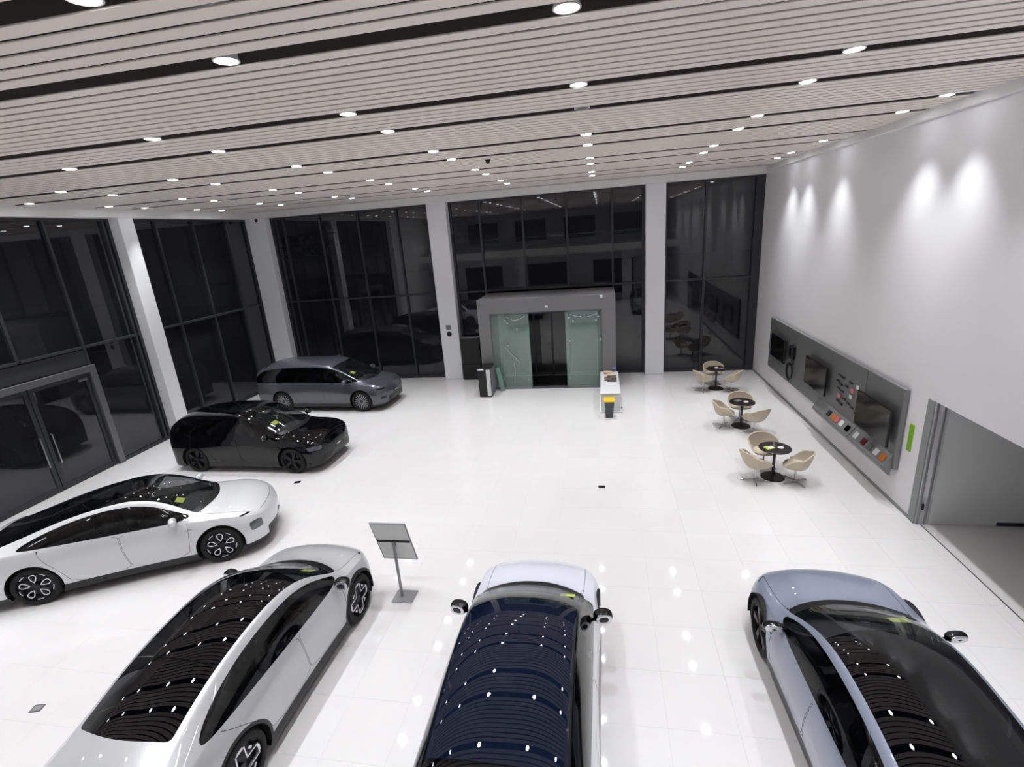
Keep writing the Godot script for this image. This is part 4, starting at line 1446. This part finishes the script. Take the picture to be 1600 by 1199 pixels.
func mpv_car() -> Dictionary:
	var c := base_car()
	c.merge({
		"paint": "grey_paint", "xf": 2.52, "xr": -2.78, "axle": 1.58,
		"top": [[-2.78, 1.12], [-2.70, 1.40], [-2.5, 1.62], [-2.1, 1.735], [-1.3, 1.785], [-0.4, 1.785], [0.2, 1.75], [0.6, 1.67], [0.95, 1.53], [1.3, 1.36], [1.65, 1.175], [1.85, 1.09], [2.1, 1.02], [2.35, 0.93], [2.52, 0.82]],
		"rail": [[-2.78, 1.08], [-2.66, 1.33], [-2.4, 1.55], [-2.0, 1.635], [-1.2, 1.68], [-0.3, 1.68], [0.3, 1.63], [0.65, 1.52], [1.0, 1.36], [1.35, 1.18], [1.65, 1.04], [1.9, 0.985], [2.2, 0.91], [2.52, 0.76]],
		"rail_w": [[-2.78, 0.80], [-2.2, 0.76], [-1.2, 0.73], [0.0, 0.725], [0.6, 0.735], [1.1, 0.76], [1.6, 0.795], [2.1, 0.80], [2.52, 0.78]],
		"belt": [[-2.78, 1.04], [-2.2, 1.08], [-1.2, 1.075], [0.0, 1.06], [1.0, 1.03], [1.5, 0.99], [2.0, 0.92], [2.52, 0.72]],
		"belt_w": [[-2.78, 0.88], [-1.5, 0.915], [0.0, 0.915], [1.0, 0.91], [1.6, 0.90], [2.1, 0.88], [2.52, 0.84]],
		"body_w": [[-2.78, 0.93], [-1.55, 0.99], [0.0, 0.975], [1.55, 0.99], [2.1, 0.965], [2.52, 0.91]],
		"nose_round": 0.46, "nose_power": 2.8, "nose_drop": 0.15, "tail_drop": 0.12, "tail_round": 0.32, "tail_power": 3.0, "inset": 0.03,
		"cowl_x": 1.86, "canopy_end": -2.35, "header_x": 0.62, "rear_header_x": -2.25, "cabin_end": -2.3, "hood_x": 2.42, "bow": 0.45,
		"roof": "grey_paint",
		"dlo": [[1.62, 1.065], [1.25, 1.23], [0.9, 1.40], [0.5, 1.55], [0.1, 1.61], [-0.6, 1.625], [-1.6, 1.615], [-2.3, 1.53], [-2.66, 1.26], [-2.74, 1.10], [-1.2, 1.12], [0.0, 1.10]],
		"windows": [[[1.05, 1.11], [0.92, 1.36], [0.5, 1.52], [0.22, 1.575], [0.18, 1.12]], [[0.10, 1.125], [0.14, 1.585], [-0.5, 1.60], [-0.98, 1.60], [-1.02, 1.14]], [[-1.10, 1.14], [-1.06, 1.60], [-1.6, 1.59], [-2.2, 1.52], [-2.5, 1.26], [-2.52, 1.15]], [[1.50, 1.09], [1.16, 1.25], [1.12, 1.11]]],
		"doors": [[[1.02, 1.07], [1.06, 0.74], [0.98, 0.36], [0.16, 0.36], [0.14, 0.70], [0.14, 1.12]], [[0.12, 1.12], [0.12, 0.70], [0.14, 0.36], [-0.92, 0.36], [-1.05, 0.80], [-1.06, 1.13]]],
		"marks": [
			{"name": "light_bar", "mat": "lamp_lens", "at": Vector3(2.36, 0.905, 0.0), "half": Vector3(0.34, 0.010, 0.86), "round": 0.006},
			{"name": "headlamp", "mat": "gloss_black", "at": Vector3(2.27, 0.80, 0.74), "half": Vector3(0.17, 0.028, 0.2), "yaw": 0.8, "round": 0.02},
			{"name": "fog_lamp", "mat": "black_plastic", "at": Vector3(2.34, 0.49, 0.72), "half": Vector3(0.12, 0.045, 0.2), "yaw": 0.75, "round": 0.02},
			{"name": "grille", "mat": "black_plastic", "at": Vector3(2.52, 0.37, 0.0), "half": Vector3(0.2, 0.12, 0.56), "round": 0.05},
			{"name": "tail_lamp", "mat": "maroon", "at": Vector3(-2.74, 1.05, 0.4), "half": Vector3(0.2, 0.02, 0.6), "round": 0.01},
		],
		"mirror": Vector3(1.12, 1.15, 1.07), "mirror_paint": "grey_paint", "mirror_size": Vector3(0.16, 0.17, 0.26), "plate_y": 0.56, "rim_dark": "black_plastic", "rim_mats": ["alloy_light", "alloy_dark", "alloy_dark"], "wheel": "multi", "tyre": 0.385, "rim": 0.275, "sill": 0.32,
		"card": Vector3(1.10, 1.31, 0.38), "card_tilt": -0.45,
	}, true)
	return c

func build_cars() -> void:
	make_car("display_car", mpv_car(), "metallic grey minivan with multi-spoke wheels parked beside the corner column", Vector3(-0.474, 0, 2.736), deg_to_rad(-2.2), 0.98)
	make_car("display_car", suv_car(), "glossy all-black sport utility car with black wheels", Vector3(-0.114, 0, 7.439), deg_to_rad(-0.6), 0.97)
	make_car("display_car", sedan_car(), "silver fastback sedan with five-petal wheels and black glass roof", Vector3(0.42, 0, 11.84), deg_to_rad(28.0), 0.975, 1.07)
	make_car("display_car", crossover_car(), "silver crossover with cross-pattern wheels and black arch cladding", Vector3(4.67, 0, 14.40), deg_to_rad(88.6), 0.905, 1.05)
	make_car("display_car", white_car(), "white crossover with a wide dark glass roof and black mirrors", Vector3(8.37, 0, 14.63), deg_to_rad(89.8), 0.93)
	make_car("display_car", blue_car(), "pale blue-grey fastback car with a dark glass roof", Vector3(12.27, 0, 14.66), deg_to_rad(90.5), 0.975)

# ---------------------------------------------------------------- right wall display
func build_wall_display() -> void:
	var xb := 14.85
	var b := thing("display_board", "long grey wall board carrying screens and colour samples", "wall board", Vector3(XR, 0, 5.4))
	put_box("panel", Vector3(xb - XR, 0.73, 1.62 - 5.4), Vector3(-0.021, 2.34, 7.90 - 5.4), M.board_grey, b, 0.004)
	put_box("panel", Vector3(xb - XR, 0.73, 7.92 - 5.4), Vector3(-0.021, 2.34, 9.24 - 5.4), M.board_grey, b, 0.004)
	put_box("top_edge", Vector3(xb - XR + 0.001, 2.34, 1.62 - 5.4), Vector3(-0.021, 2.36, 9.27 - 5.4), M.board_grey_light, b, 0.003)
	put_box("end_cap", Vector3(xb - XR + 0.001, 0.73, 9.24 - 5.4), Vector3(-0.021, 2.34, 9.27 - 5.4), M.board_grey_light, b, 0.003)
	# sloping sample ledges at its foot, in two lengths
	var prof := PackedVector2Array([Vector2(0.0, 0.58), Vector2(-0.05, 0.60), Vector2(-0.165, 0.74), Vector2(-0.165, 0.77), Vector2(0.0, 1.02)])
	for z in [[5.82, 7.74], [7.78, 9.22]]:
		var t := prism_tris(prof, z[1] - z[0])
		var first: bool = z[0] < 7.0
		var sl := thing("sample_ledge", "sloping grey sample ledge with %s under the wall board" % ("black, orange and white chips" if first else "a dark red chip"), "ledge", Vector3(xb - 0.004, 0, z[0]), 0.0, "sample ledges")
		part("ledge_body", done(t), M.board_grey_light, sl)
		put_box("lip", Vector3(-0.17, 0.765, 0.0), Vector3(-0.155, 0.79, z[1] - z[0]), M.board_grey, sl, 0.003)
	# three switched-off screens
	screen(Vector3(14.74, 1.61, 2.80), 1.24, 0.71, "black flat screen near the glass end of the grey wall board")
	screen(Vector3(14.74, 1.58, 5.66), 1.30, 0.74, "black flat screen in the middle of the grey wall board")
	screen(Vector3(14.72, 1.55, 8.56), 1.30, 0.76, "black flat screen above the sample ledge beside the lime sign")
	# charging box and coiled cable
	var w := thing("charging_box", "small black charging box with a coiled cable on wall board", "charger", Vector3(xb, 1.72, 3.82))
	put_box("case", Vector3(-0.11, -0.20, -0.13), Vector3(0, 0.20, 0.13), M.black_plastic, w, 0.02)
	put_box("faceplate", Vector3(-0.118, -0.10, -0.08), Vector3(-0.108, 0.12, 0.08), M.gloss_black, w, 0.004)
	var coil := []
	for k in 97:
		var a := TAU * k / 24.0
		var r := 0.19 + 0.012 * (k / 24)
		coil.append(Vector3(-0.05 - 0.012 * (k / 24.0), -0.58 + r * 1.15 * cos(a), -0.04 + r * sin(a)))
	part("cable", tube(coil, 0.011, 6), M.rubber, w)
	put_box("hook", Vector3(-0.10, -0.40, -0.06), Vector3(0, -0.36, -0.02), M.black_plastic, w, 0.006)
	part("cable_lead", tube([Vector3(-0.06, -0.19, 0.02), Vector3(-0.07, -0.28, 0.03), Vector3(-0.06, -0.38, 0.0)], 0.011, 6), M.rubber, w)
	# small samples pinned in rows
	var items := [[6.75, 1.90, "gloss_black", ""], [6.92, 1.88, "gloss_black", ""], [6.69, 1.74, "black_plastic", ""], [6.84, 1.70, "black_plastic", ""], [7.13, 1.74, "dark_plastic", ""], [6.75, 1.58, "black_plastic", ""], [6.95, 1.56, "black_plastic", ""], [7.30, 1.88, "dark_plastic", ""], [6.78, 1.28, "black_plastic", ""], [6.94, 1.25, "black_plastic", ""], [7.08, 1.42, "dark_plastic", ""], [7.40, 1.72, "pink", ""], [6.84, 1.42, "pink", ""], [7.62, 1.87, "white_paper", ""], [7.36, 1.57, "white_paper", ""], [7.66, 1.66, "board_grey_light", ""], [7.28, 1.38, "black_plastic", ""], [7.45, 1.34, "black_plastic", ""], [7.66, 1.28, "gloss_black", ""]]
	var tones := {"black_plastic": "black", "dark_plastic": "charcoal", "gloss_black": "glossy black", "pink": "pink", "white_paper": "white", "board_grey_light": "pale grey"}
	var ords := ["first", "second", "third", "fourth", "fifth", "sixth"]
	for it in items:
		var row := clampi(roundi((1.89 - float(it[1])) / 0.155), 0, 4)
		var nth := 0
		for other in items:
			if clampi(roundi((1.89 - float(other[1])) / 0.155), 0, 4) == row and other[0] < it[0]:
				nth += 1
		var label := "small %s trim sample, %s from the glass end in %s row on wall board" % [tones[it[2]], ords[nth], ["top", "second", "third", "fourth", "bottom"][row]]
		var o := thing("trim_sample", label, "sample", Vector3(xb, it[1], it[0]), 0.0, "trim samples on the wall board")
		var wide := 0.14 if it[2] != "white_paper" else 0.11
		var tall := 0.045 if it[2] != "white_paper" and it[2] != "pink" else 0.09
		part("sample_face", box(Vector3(0.022, tall, wide), 0.008), M[it[2]], o, Vector3(-0.016, 0, 0))
		part("peg", box(Vector3(0.012, 0.02, 0.02), 0.003), M.steel, o, Vector3(-0.004, 0, 0))
	# colour chips on the ledges
	var chips := [[6.62, "gloss_black", "black square colour chip at the far end of sample ledge"], [6.88, "orange", "orange square colour chip next to the black end chip"], [7.05, "pink", "small pink colour chip beside orange chip on sample ledge"], [7.28, "white_gloss", "white square colour chip between pink and black chips on ledge"], [7.58, "gloss_black", "black square colour chip beside the gap between ledges"], [7.98, "white_gloss", "white square colour chip first on the ledge under the large screen"], [8.31, "maroon", "dark red square colour chip on the sample ledge"], [8.56, "board_grey", "grey square colour chip beside dark red chip on ledge"], [8.82, "white_gloss", "white square colour chip beside the end orange chip"], [9.06, "orange", "orange square colour chip at the end near lime sign"]]
	for k in chips:
		var o := part("colour_chip", box(Vector3(0.14, 0.02, 0.15), 0.005), M[k[1]], self, Vector3(xb - 0.004 - 0.0825 - 0.0105, 0.895 + 0.007, k[0]), Vector3(0, 0, atan2(0.25, 0.165)))
		o.name = numbered("colour_chip")
		tag(o, k[2], "colour chip", "colour chips on the sample ledge")
	# lime sign between the board and the opening
	var s := thing("wall_sign", "narrow lime green upright sign beside the corridor opening", "sign", Vector3(XR, 1.5, 9.48))
	put_box("plate", Vector3(-0.02, -0.265, -0.06), Vector3(0, 0.265, 0.06), M.lime, s, 0.005)

func screen(at: Vector3, w: float, h: float, label: String) -> void:
	var o := thing("flat_screen", label, "screen", at)
	part("housing", box(Vector3(0.045, h, w), 0.008), M.black_plastic, o)
	part("display", box(Vector3(0.006, h - 0.03, w - 0.03), 0.002), M.screen_black, o, Vector3(-0.024, 0.004, 0))
	part("bracket", box(Vector3(14.85 - at.x - 0.02, 0.24, 0.4), 0.005), M.dark_plastic, o, Vector3((14.85 - at.x - 0.02) / 2 + 0.02, 0, 0))
	part("sensor_bar", box(Vector3(0.02, 0.02, 0.10), 0.004), M.dark_plastic, o, Vector3(-0.012, -h / 2 - 0.008, 0))

# ---------------------------------------------------------------- lounge
func chair_shell(outer: bool) -> Tris:
	# tub: back at -x, open towards +x
	var t := Tris.new()
	var na := 28
	var nv := 8
	var pts := []
	for i in na + 1:
		var u := i / float(na) * 2.0 - 1.0
		var a := PI + u * 2.25
		var k := absf(u)
		var top := 0.75 - 0.10 * smoothstep(0.15, 0.55, k) - 0.20 * smoothstep(0.55, 1.0, k)
		var rt := 0.325 + 0.035 * exp(-pow((k - 0.42) / 0.16, 2.0))
		var row := []
		for j in nv + 1:
			var v := j / float(nv)
			var r := lerpf(0.17, rt, pow(v, 0.62))
			var y := lerpf(0.36, top, pow(v, 1.15))
			if not outer:
				r -= 0.028
				y += 0.03 * (1.0 - v)
			row.append(Vector3(cos(a) * r, y, sin(a) * r * 1.06))
		pts.append(row)
	for i in na:
		for j in nv:
			var n0 := shell_normal(pts, i, j, outer)
			var n1 := shell_normal(pts, i + 1, j, outer)
			var n2 := shell_normal(pts, i + 1, j + 1, outer)
			var n3 := shell_normal(pts, i, j + 1, outer)
			t.tri(pts[i][j], pts[i + 1][j], pts[i + 1][j + 1], n0, n1, n2)
			t.tri(pts[i][j], pts[i + 1][j + 1], pts[i][j + 1], n0, n2, n3)
	if outer:
		for i in na:      # closed underneath
			t.flat(pts[i][0], pts[i + 1][0], Vector3(0, 0.345, 0), Vector3.DOWN)
	return t

func shell_normal(pts: Array, i: int, j: int, outer: bool) -> Vector3:
	var a: Vector3 = pts[mini(i + 1, pts.size() - 1)][j] - pts[maxi(i - 1, 0)][j]
	var b: Vector3 = pts[i][mini(j + 1, pts[0].size() - 1)] - pts[i][maxi(j - 1, 0)]
	var n := a.cross(b).normalized()
	var p: Vector3 = pts[i][j]
	var out := n.dot(Vector3(p.x, -0.1, p.z)) > 0.0
	return n if out == outer else -n

func chair_rim() -> Tris:
	var o := []
	for i in 29:
		var u := i / 28.0 * 2.0 - 1.0
		var a := PI + u * 2.25
		var k := absf(u)
		var top := 0.75 - 0.10 * smoothstep(0.15, 0.55, k) - 0.20 * smoothstep(0.55, 1.0, k)
		var rt := 0.325 + 0.035 * exp(-pow((k - 0.42) / 0.16, 2.0)) - 0.014
		o.append(Vector3(cos(a) * rt, top, sin(a) * rt * 1.06))
	return tube_tris(o, 0.016, 8)

func make_chair() -> Node3D:
	var o := Node3D.new()
	part("shell", done(chair_shell(true)), M.cream_leather, o)
	part("lining", done(chair_shell(false)), M.beige_lining, o)
	part("rim", done(chair_rim()), M.cream_leather, o)
	var cu := blob(Vector3(0.46, 0.10, 0.46), 3.0, 10)
	part("seat_cushion", done(cu), M.cream_leather, o, Vector3(0.03, 0.42, 0))
	part("stem", lathe([Vector2(0.0, 0.04), Vector2(0.045, 0.04), Vector2(0.03, 0.07), Vector2(0.024, 0.09), Vector2(0.024, 0.33), Vector2(0.07, 0.352), Vector2(0.0, 0.352)], 18), M.chrome, o)
	for k in 4:
		var a := TAU * k / 4 + 0.6
		var d := Vector3(cos(a), 0, sin(a))
		part("foot", tube([Vector3(0, 0.05, 0), d * 0.14 + Vector3(0, 0.04, 0), d * 0.29 + Vector3(0, 0.014, 0)], 0.014, 8), M.chrome, o)
	return o

func build_seating() -> void:
	var proto := make_chair()
	var where := ["nearest the corridor opening", "in the middle of the lounge row", "close to the night-dark glass"]
	var tables := [Vector3(13.06, 0, 8.22), Vector3(13.14, 0, 5.22), Vector3(13.17, 0, 1.84)]
	var spots := [
		[Vector3(12.64, 0, 8.42), Vector3(13.44, 0, 8.46), Vector3(13.00, 0, 7.72)],
		[Vector3(12.68, 0, 5.22), Vector3(13.36, 0, 5.70), Vector3(13.22, 0, 4.74)],
		[Vector3(12.72, 0, 2.06), Vector3(13.60, 0, 2.14), Vector3(13.18, 0, 1.34)]]
	var whose := ["table with an upright clear stand", "table in the middle of the lounge row", "table close to the dark glass"]
	for i in 3:
		var t := thing("lounge_table", ["round dark table with a clear stand and brochure on it", "round dark table in the middle of the lounge row", "round dark table close to the dark glass corner"][i], "table", tables[i], 0.0, "round lounge tables")
		part("table_top", lathe([Vector2(0, 0.695), Vector2(0.32, 0.695), Vector2(0.33, 0.703), Vector2(0.33, 0.714), Vector2(0.322, 0.72), Vector2(0, 0.72)], 40), M.dark_wood, t)
		part("pedestal", lathe([Vector2(0.05, 0.02), Vector2(0.032, 0.06), Vector2(0.03, 0.5), Vector2(0.045, 0.58), Vector2(0.10, 0.69), Vector2(0.0, 0.695)], 20), M.dark_wood, t)
		part("base", lathe([Vector2(0.25, 0.0), Vector2(0.25, 0.012), Vector2(0.23, 0.02), Vector2(0.05, 0.03), Vector2(0, 0.03)], 36), M.dark_wood, t)
		for k in 3:
			var c := proto.duplicate() as Node3D
			c.name = numbered("tub_chair")
			add_child(c)
			c.position = spots[i][k]
			var d: Vector3 = tables[i] - c.position
			c.rotation.y = atan2(-d.z, d.x)
			tag(c, ["cream tub chair, entrance side of the %s", "cream tub chair, wall board side of the %s", "cream tub chair, glass side of the %s"][k] % whose[i], "chair", "cream tub chairs in the lounge")
		# things on the table
		var y := 0.72
		var a := thing("ashtray", "small white round dish on the %s" % whose[i], "dish", tables[i] + Vector3([0.10, 0.08, 0.0][i], y, [0.05, 0.06, -0.02][i]), 0.0, "white dishes on the lounge tables")
		part("dish", lathe([Vector2(0.0, 0.0), Vector2(0.05, 0.0), Vector2(0.065, 0.02), Vector2(0.062, 0.026), Vector2(0.05, 0.012), Vector2(0.0, 0.010)], 24), M.white_gloss, a)
		var b := thing("brochure", ["lime green brochure lying beside the clear stand", "dull green leaflet on the table in the middle of lounge row", "small dark brochure on the table close to the glass"][i], "brochure", tables[i] + Vector3([-0.12, -0.10, 0.14][i], y, [0.02, -0.08, 0.05][i]), 0.4)
		part("cover", box(Vector3(0.20, 0.008, 0.14), 0.002), [M.lime_pale, M.bin_grey, M.board_grey][i], b, Vector3(0, 0.004, 0))
		part("sheet", box(Vector3(0.09, 0.003, 0.12), 0.001), M.white_paper if i == 0 else M.board_grey_light, b, Vector3(0.03, 0.0095, 0))
	proto.free()
	var s := thing("menu_stand", "upright clear acrylic stand on the round lounge table", "stand", tables[0] + Vector3(-0.01, 0.72, -0.06), 0.9)
	part("holder", box(Vector3(0.10, 0.16, 0.012), 0.003), M.acrylic, s, Vector3(0, 0.088, 0))
	part("insert", box(Vector3(0.09, 0.15, 0.003), 0.001), M.white_paper, s, Vector3(0, 0.088, 0))
	part("foot", box(Vector3(0.10, 0.008, 0.07), 0.003), M.acrylic, s, Vector3(0, 0.004, 0))

# ---------------------------------------------------------------- small things
func build_small_things() -> void:
	# information stand by the crossover, seen from behind
	var o := thing("information_stand", "grey tilted information panel on a pole beside silver crossover, seen from behind", "stand", Vector3(5.99, 0, 12.60))
	part("base_plate", box(Vector3(0.36, 0.012, 0.30), 0.003), M.grey_metal, o, Vector3(0.05, 0.006, 0.0))
	part("pole", box(Vector3(0.045, 1.04, 0.03), 0.006), M.grey_metal, o, Vector3(0, 0.53, 0))
	var tilt := atan2(0.14, 0.42)
	var p := part("panel", box(Vector3(0.58, 0.885, 0.018), 0.004), M.panel_back, o, Vector3(0.0, 1.05, 0.0) + Vector3(0, 0.0, -0.03), Vector3(tilt, 0, 0))
	p.set_meta("label", "grey back of the panel")
	part("frame", box(Vector3(0.60, 0.018, 0.026), 0.004), M.grey_metal, p, Vector3(0, 0.443, 0))
	part("frame", box(Vector3(0.60, 0.018, 0.026), 0.004), M.grey_metal, p, Vector3(0, -0.443, 0))
	for s: float in [-1.0, 1.0]:
		part("frame", box(Vector3(0.018, 0.87, 0.026), 0.004), M.grey_metal, p, Vector3(s * 0.291, 0, 0))
	part("crossbar", box(Vector3(0.56, 0.035, 0.02), 0.004), M.black_plastic, p, Vector3(0, 0.02, 0.018))
	part("bracket", box(Vector3(0.045, 0.09, 0.03), 0.006), M.black_plastic, p, Vector3(0, -0.03, 0.022))
	# floor socket covers
	for f in [[Vector3(9.29, 0, 8.80), 0.0, "small dark floor socket cover in the open middle of the floor"], [Vector3(1.68, 0, 8.81), 0.3, "small dark floor socket cover in front of the black car"], [Vector3(1.74, 0, 15.10), 0.25, "small framed floor socket cover behind the silver crossover"]]:
		var c := thing("floor_socket", f[2], "floor socket", f[0], f[1])
		part("frame", box(Vector3(0.15, 0.006, 0.12), 0.002), M.steel if f[0].z > 14 else M.dark_plastic, c, Vector3(0, 0.002, 0))
		part("lid", box(Vector3(0.115, 0.004, 0.085), 0.001), M.grey_metal if f[0].z > 14 else M.black_plastic, c, Vector3(0, 0.006, 0))
	# black stand at the portal
	var k := thing("queue_kiosk", "black upright kiosk with a white front stripe beside the entrance portal", "kiosk", Vector3(5.19, 0, 1.985))
	put_box("body", Vector3(-0.23, 0.02, -0.38), Vector3(0.23, 1.05, 0.38), M.dark_plastic, k, 0.008)
	put_box("plinth", Vector3(-0.22, 0, -0.37), Vector3(0.22, 0.02, 0.37), M.black_plastic, k, 0.003)
	put_box("stripe", Vector3(0.07, 0.05, 0.372), Vector3(0.215, 1.03, 0.386), M.white_gloss, k, 0.003)
	put_box("side_panel", Vector3(0.225, 0.05, -0.34), Vector3(0.238, 1.02, 0.34), M.portal_grey, k, 0.003)
	put_box("lid", Vector3(-0.235, 1.05, -0.385), Vector3(0.235, 1.07, 0.385), M.black_plastic, k, 0.004)
	put_box("card_slot", Vector3(-0.24, 1.0, 0.38), Vector3(0.0, 1.06, 0.42), M.steel, k, 0.01)
	# long white counter
	var d := thing("counter", "long low white counter beside the entrance portal", "counter", Vector3(9.59, 0, 2.89))
	put_box("body", Vector3(-0.30, 0.03, -1.27), Vector3(0.30, 0.60, 1.16), M.white_gloss, d, 0.012)
	put_box("top", Vector3(-0.31, 0.60, -1.29), Vector3(0.31, 0.635, 1.165), M.white_gloss, d, 0.006)
	put_box("plinth", Vector3(-0.34, 0, -1.28), Vector3(0.35, 0.03, 1.19), M.white_wall, d, 0.006)
	put_box("yellow_edge", Vector3(-0.31, 0.58, 1.16), Vector3(0.31, 0.598, 1.166), M.lime_pale, d, 0.002)
	put_box("caster", Vector3(0.33, 0.03, 0.85), Vector3(0.37, 0.08, 0.92), M.steel, d, 0.01)
	# things on the counter
	var ty := 0.635
	for n in 5:
		var b := thing("flat_box", ["lowest dark flat box of the stack on counter", "second dark flat box of the stack on counter", "third dark flat box of the stack on counter", "fourth dark flat box of the stack on counter", "topmost dark flat box of the stack on counter"][n], "box", Vector3(9.66, ty + n * 0.046, 2.75), 0.05 * (n % 3 - 1), "dark flat boxes stacked on the counter")
		part("carton", box(Vector3(0.30, 0.034, 0.20), 0.004), M.black_plastic, b, Vector3(0, 0.017, 0))
		part("lid_rim", box(Vector3(0.305, 0.012, 0.205), 0.003), M.cream_leather, b, Vector3(0, 0.040, 0))
	var a := thing("carton", "small brown carton beside the dark boxes on counter", "box", Vector3(9.46, ty, 2.68), 0.1)
	part("case", box(Vector3(0.09, 0.15, 0.12), 0.004), M.beige_lining, a, Vector3(0, 0.075, 0))
	part("flap", box(Vector3(0.08, 0.004, 0.055), 0.001), M.cream_leather, a, Vector3(0, 0.152, 0.03))
	var r := thing("leaflet", "white leaflet with a red band on the counter", "leaflet", Vector3(9.62, ty, 2.15), 0.1)
	part("sheet", box(Vector3(0.42, 0.01, 0.26), 0.002), M.white_paper, r, Vector3(0, 0.005, 0))
	part("band", box(Vector3(0.30, 0.004, 0.06), 0.001), M.red, r, Vector3(0, 0.0115, 0.04))
	var y := thing("snack_box", "orange box at the portal end of the counter", "box", Vector3(9.54, ty, 1.86), -0.1)
	part("case", box(Vector3(0.26, 0.06, 0.20), 0.004), M.orange, y, Vector3(0, 0.03, 0))
	part("lid", box(Vector3(0.265, 0.02, 0.205), 0.003), M.cream_leather, y, Vector3(0, 0.066, 0))
	var w := thing("spray_bottle", "blue and white bottle at the portal end of the counter", "bottle", Vector3(9.76, ty, 1.66))
	part("bottle_body", lathe([Vector2(0.045, 0.0), Vector2(0.05, 0.02), Vector2(0.05, 0.14), Vector2(0.02, 0.18), Vector2(0, 0.18)], 18), M.acrylic, w)
	part("cap", lathe([Vector2(0.024, 0.17), Vector2(0.024, 0.22), Vector2(0.0, 0.225)], 16), M.blue, w)
	part("label_band", lathe([Vector2(0.0512, 0.04), Vector2(0.0512, 0.12)], 18), M.blue, w)
	# bin with a yellow lid
	var bin := thing("waste_bin", "grey waste bin with a yellow lid in front of the white counter", "bin", Vector3(9.54, 0, 4.42))
	var t := Tris.new()
	var q := [[0.115, 0.0], [0.16, 0.52]]
	for e in 4:
		var a0 := TAU * e / 4 + PI / 4
		var a1 := TAU * (e + 1) / 4 + PI / 4
		var c0 := Vector3(cos(a0), 0, sin(a0)) * 1.3
		var c1 := Vector3(cos(a1), 0, sin(a1)) * 1.3
		t.quad(c0 * q[0][0], c1 * q[0][0], c1 * q[1][0] + Vector3(0, q[1][1], 0), c0 * q[1][0] + Vector3(0, q[1][1], 0), c0 + c1)
	t.quad(Vector3(0.1, 0.002, 0.1), Vector3(-0.1, 0.002, 0.1), Vector3(-0.1, 0.002, -0.1), Vector3(0.1, 0.002, -0.1), Vector3.DOWN)
	part("bucket", done(t), M.bin_grey, bin)
	put_box("lid", Vector3(-0.17, 0.515, -0.17), Vector3(0.17, 0.58, 0.17), M.yellow, bin, 0.02)
	put_box("lid_flap", Vector3(-0.13, 0.58, -0.13), Vector3(0.13, 0.592, 0.13), M.yellow, bin, 0.006)
	# round fitting with a small notice on the column beside the portal
	var e := thing("call_button", "round black call button with a notice on the column", "button", Vector3(3.32, 1.91, 0.0))
	part("button", lathe([Vector2(0.09, 0.0), Vector2(0.09, 0.025), Vector2(0.07, 0.04), Vector2(0, 0.04)], 24), M.black_plastic, e, Vector3.ZERO, Vector3(PI / 2, 0, 0))
	part("bezel", lathe([Vector2(0.105, 0.0), Vector2(0.105, 0.012), Vector2(0.09, 0.014)], 24), M.board_grey, e, Vector3.ZERO, Vector3(PI / 2, 0, 0))
	put_box("notice", Vector3(-0.11, 0.17, 0), Vector3(0.10, 0.36, 0.006), M.board_grey_light, e, 0.002)
	for n in 4:
		put_box("print_line", Vector3(-0.085, 0.20 + n * 0.04, 0.006), Vector3(0.05 + 0.03 * (n % 2), 0.215 + n * 0.04, 0.008), M.board_grey, e, 0.001)
	# little dome camera at the head of the corner column
	var cd := thing("dome_camera", "tiny black dome camera at the top of the corner column", "camera", Vector3(-4.17, 6.84, 0.0))
	part("dome", lathe([Vector2(0.06, 0.0), Vector2(0.05, 0.04), Vector2(0.0, 0.06)], 18), M.gloss_black, cd, Vector3.ZERO, Vector3(PI / 2, 0, 0))
	part("collar", lathe([Vector2(0.07, 0.0), Vector2(0.07, 0.012), Vector2(0.05, 0.014)], 18), M.dark_plastic, cd, Vector3.ZERO, Vector3(PI / 2, 0, 0))
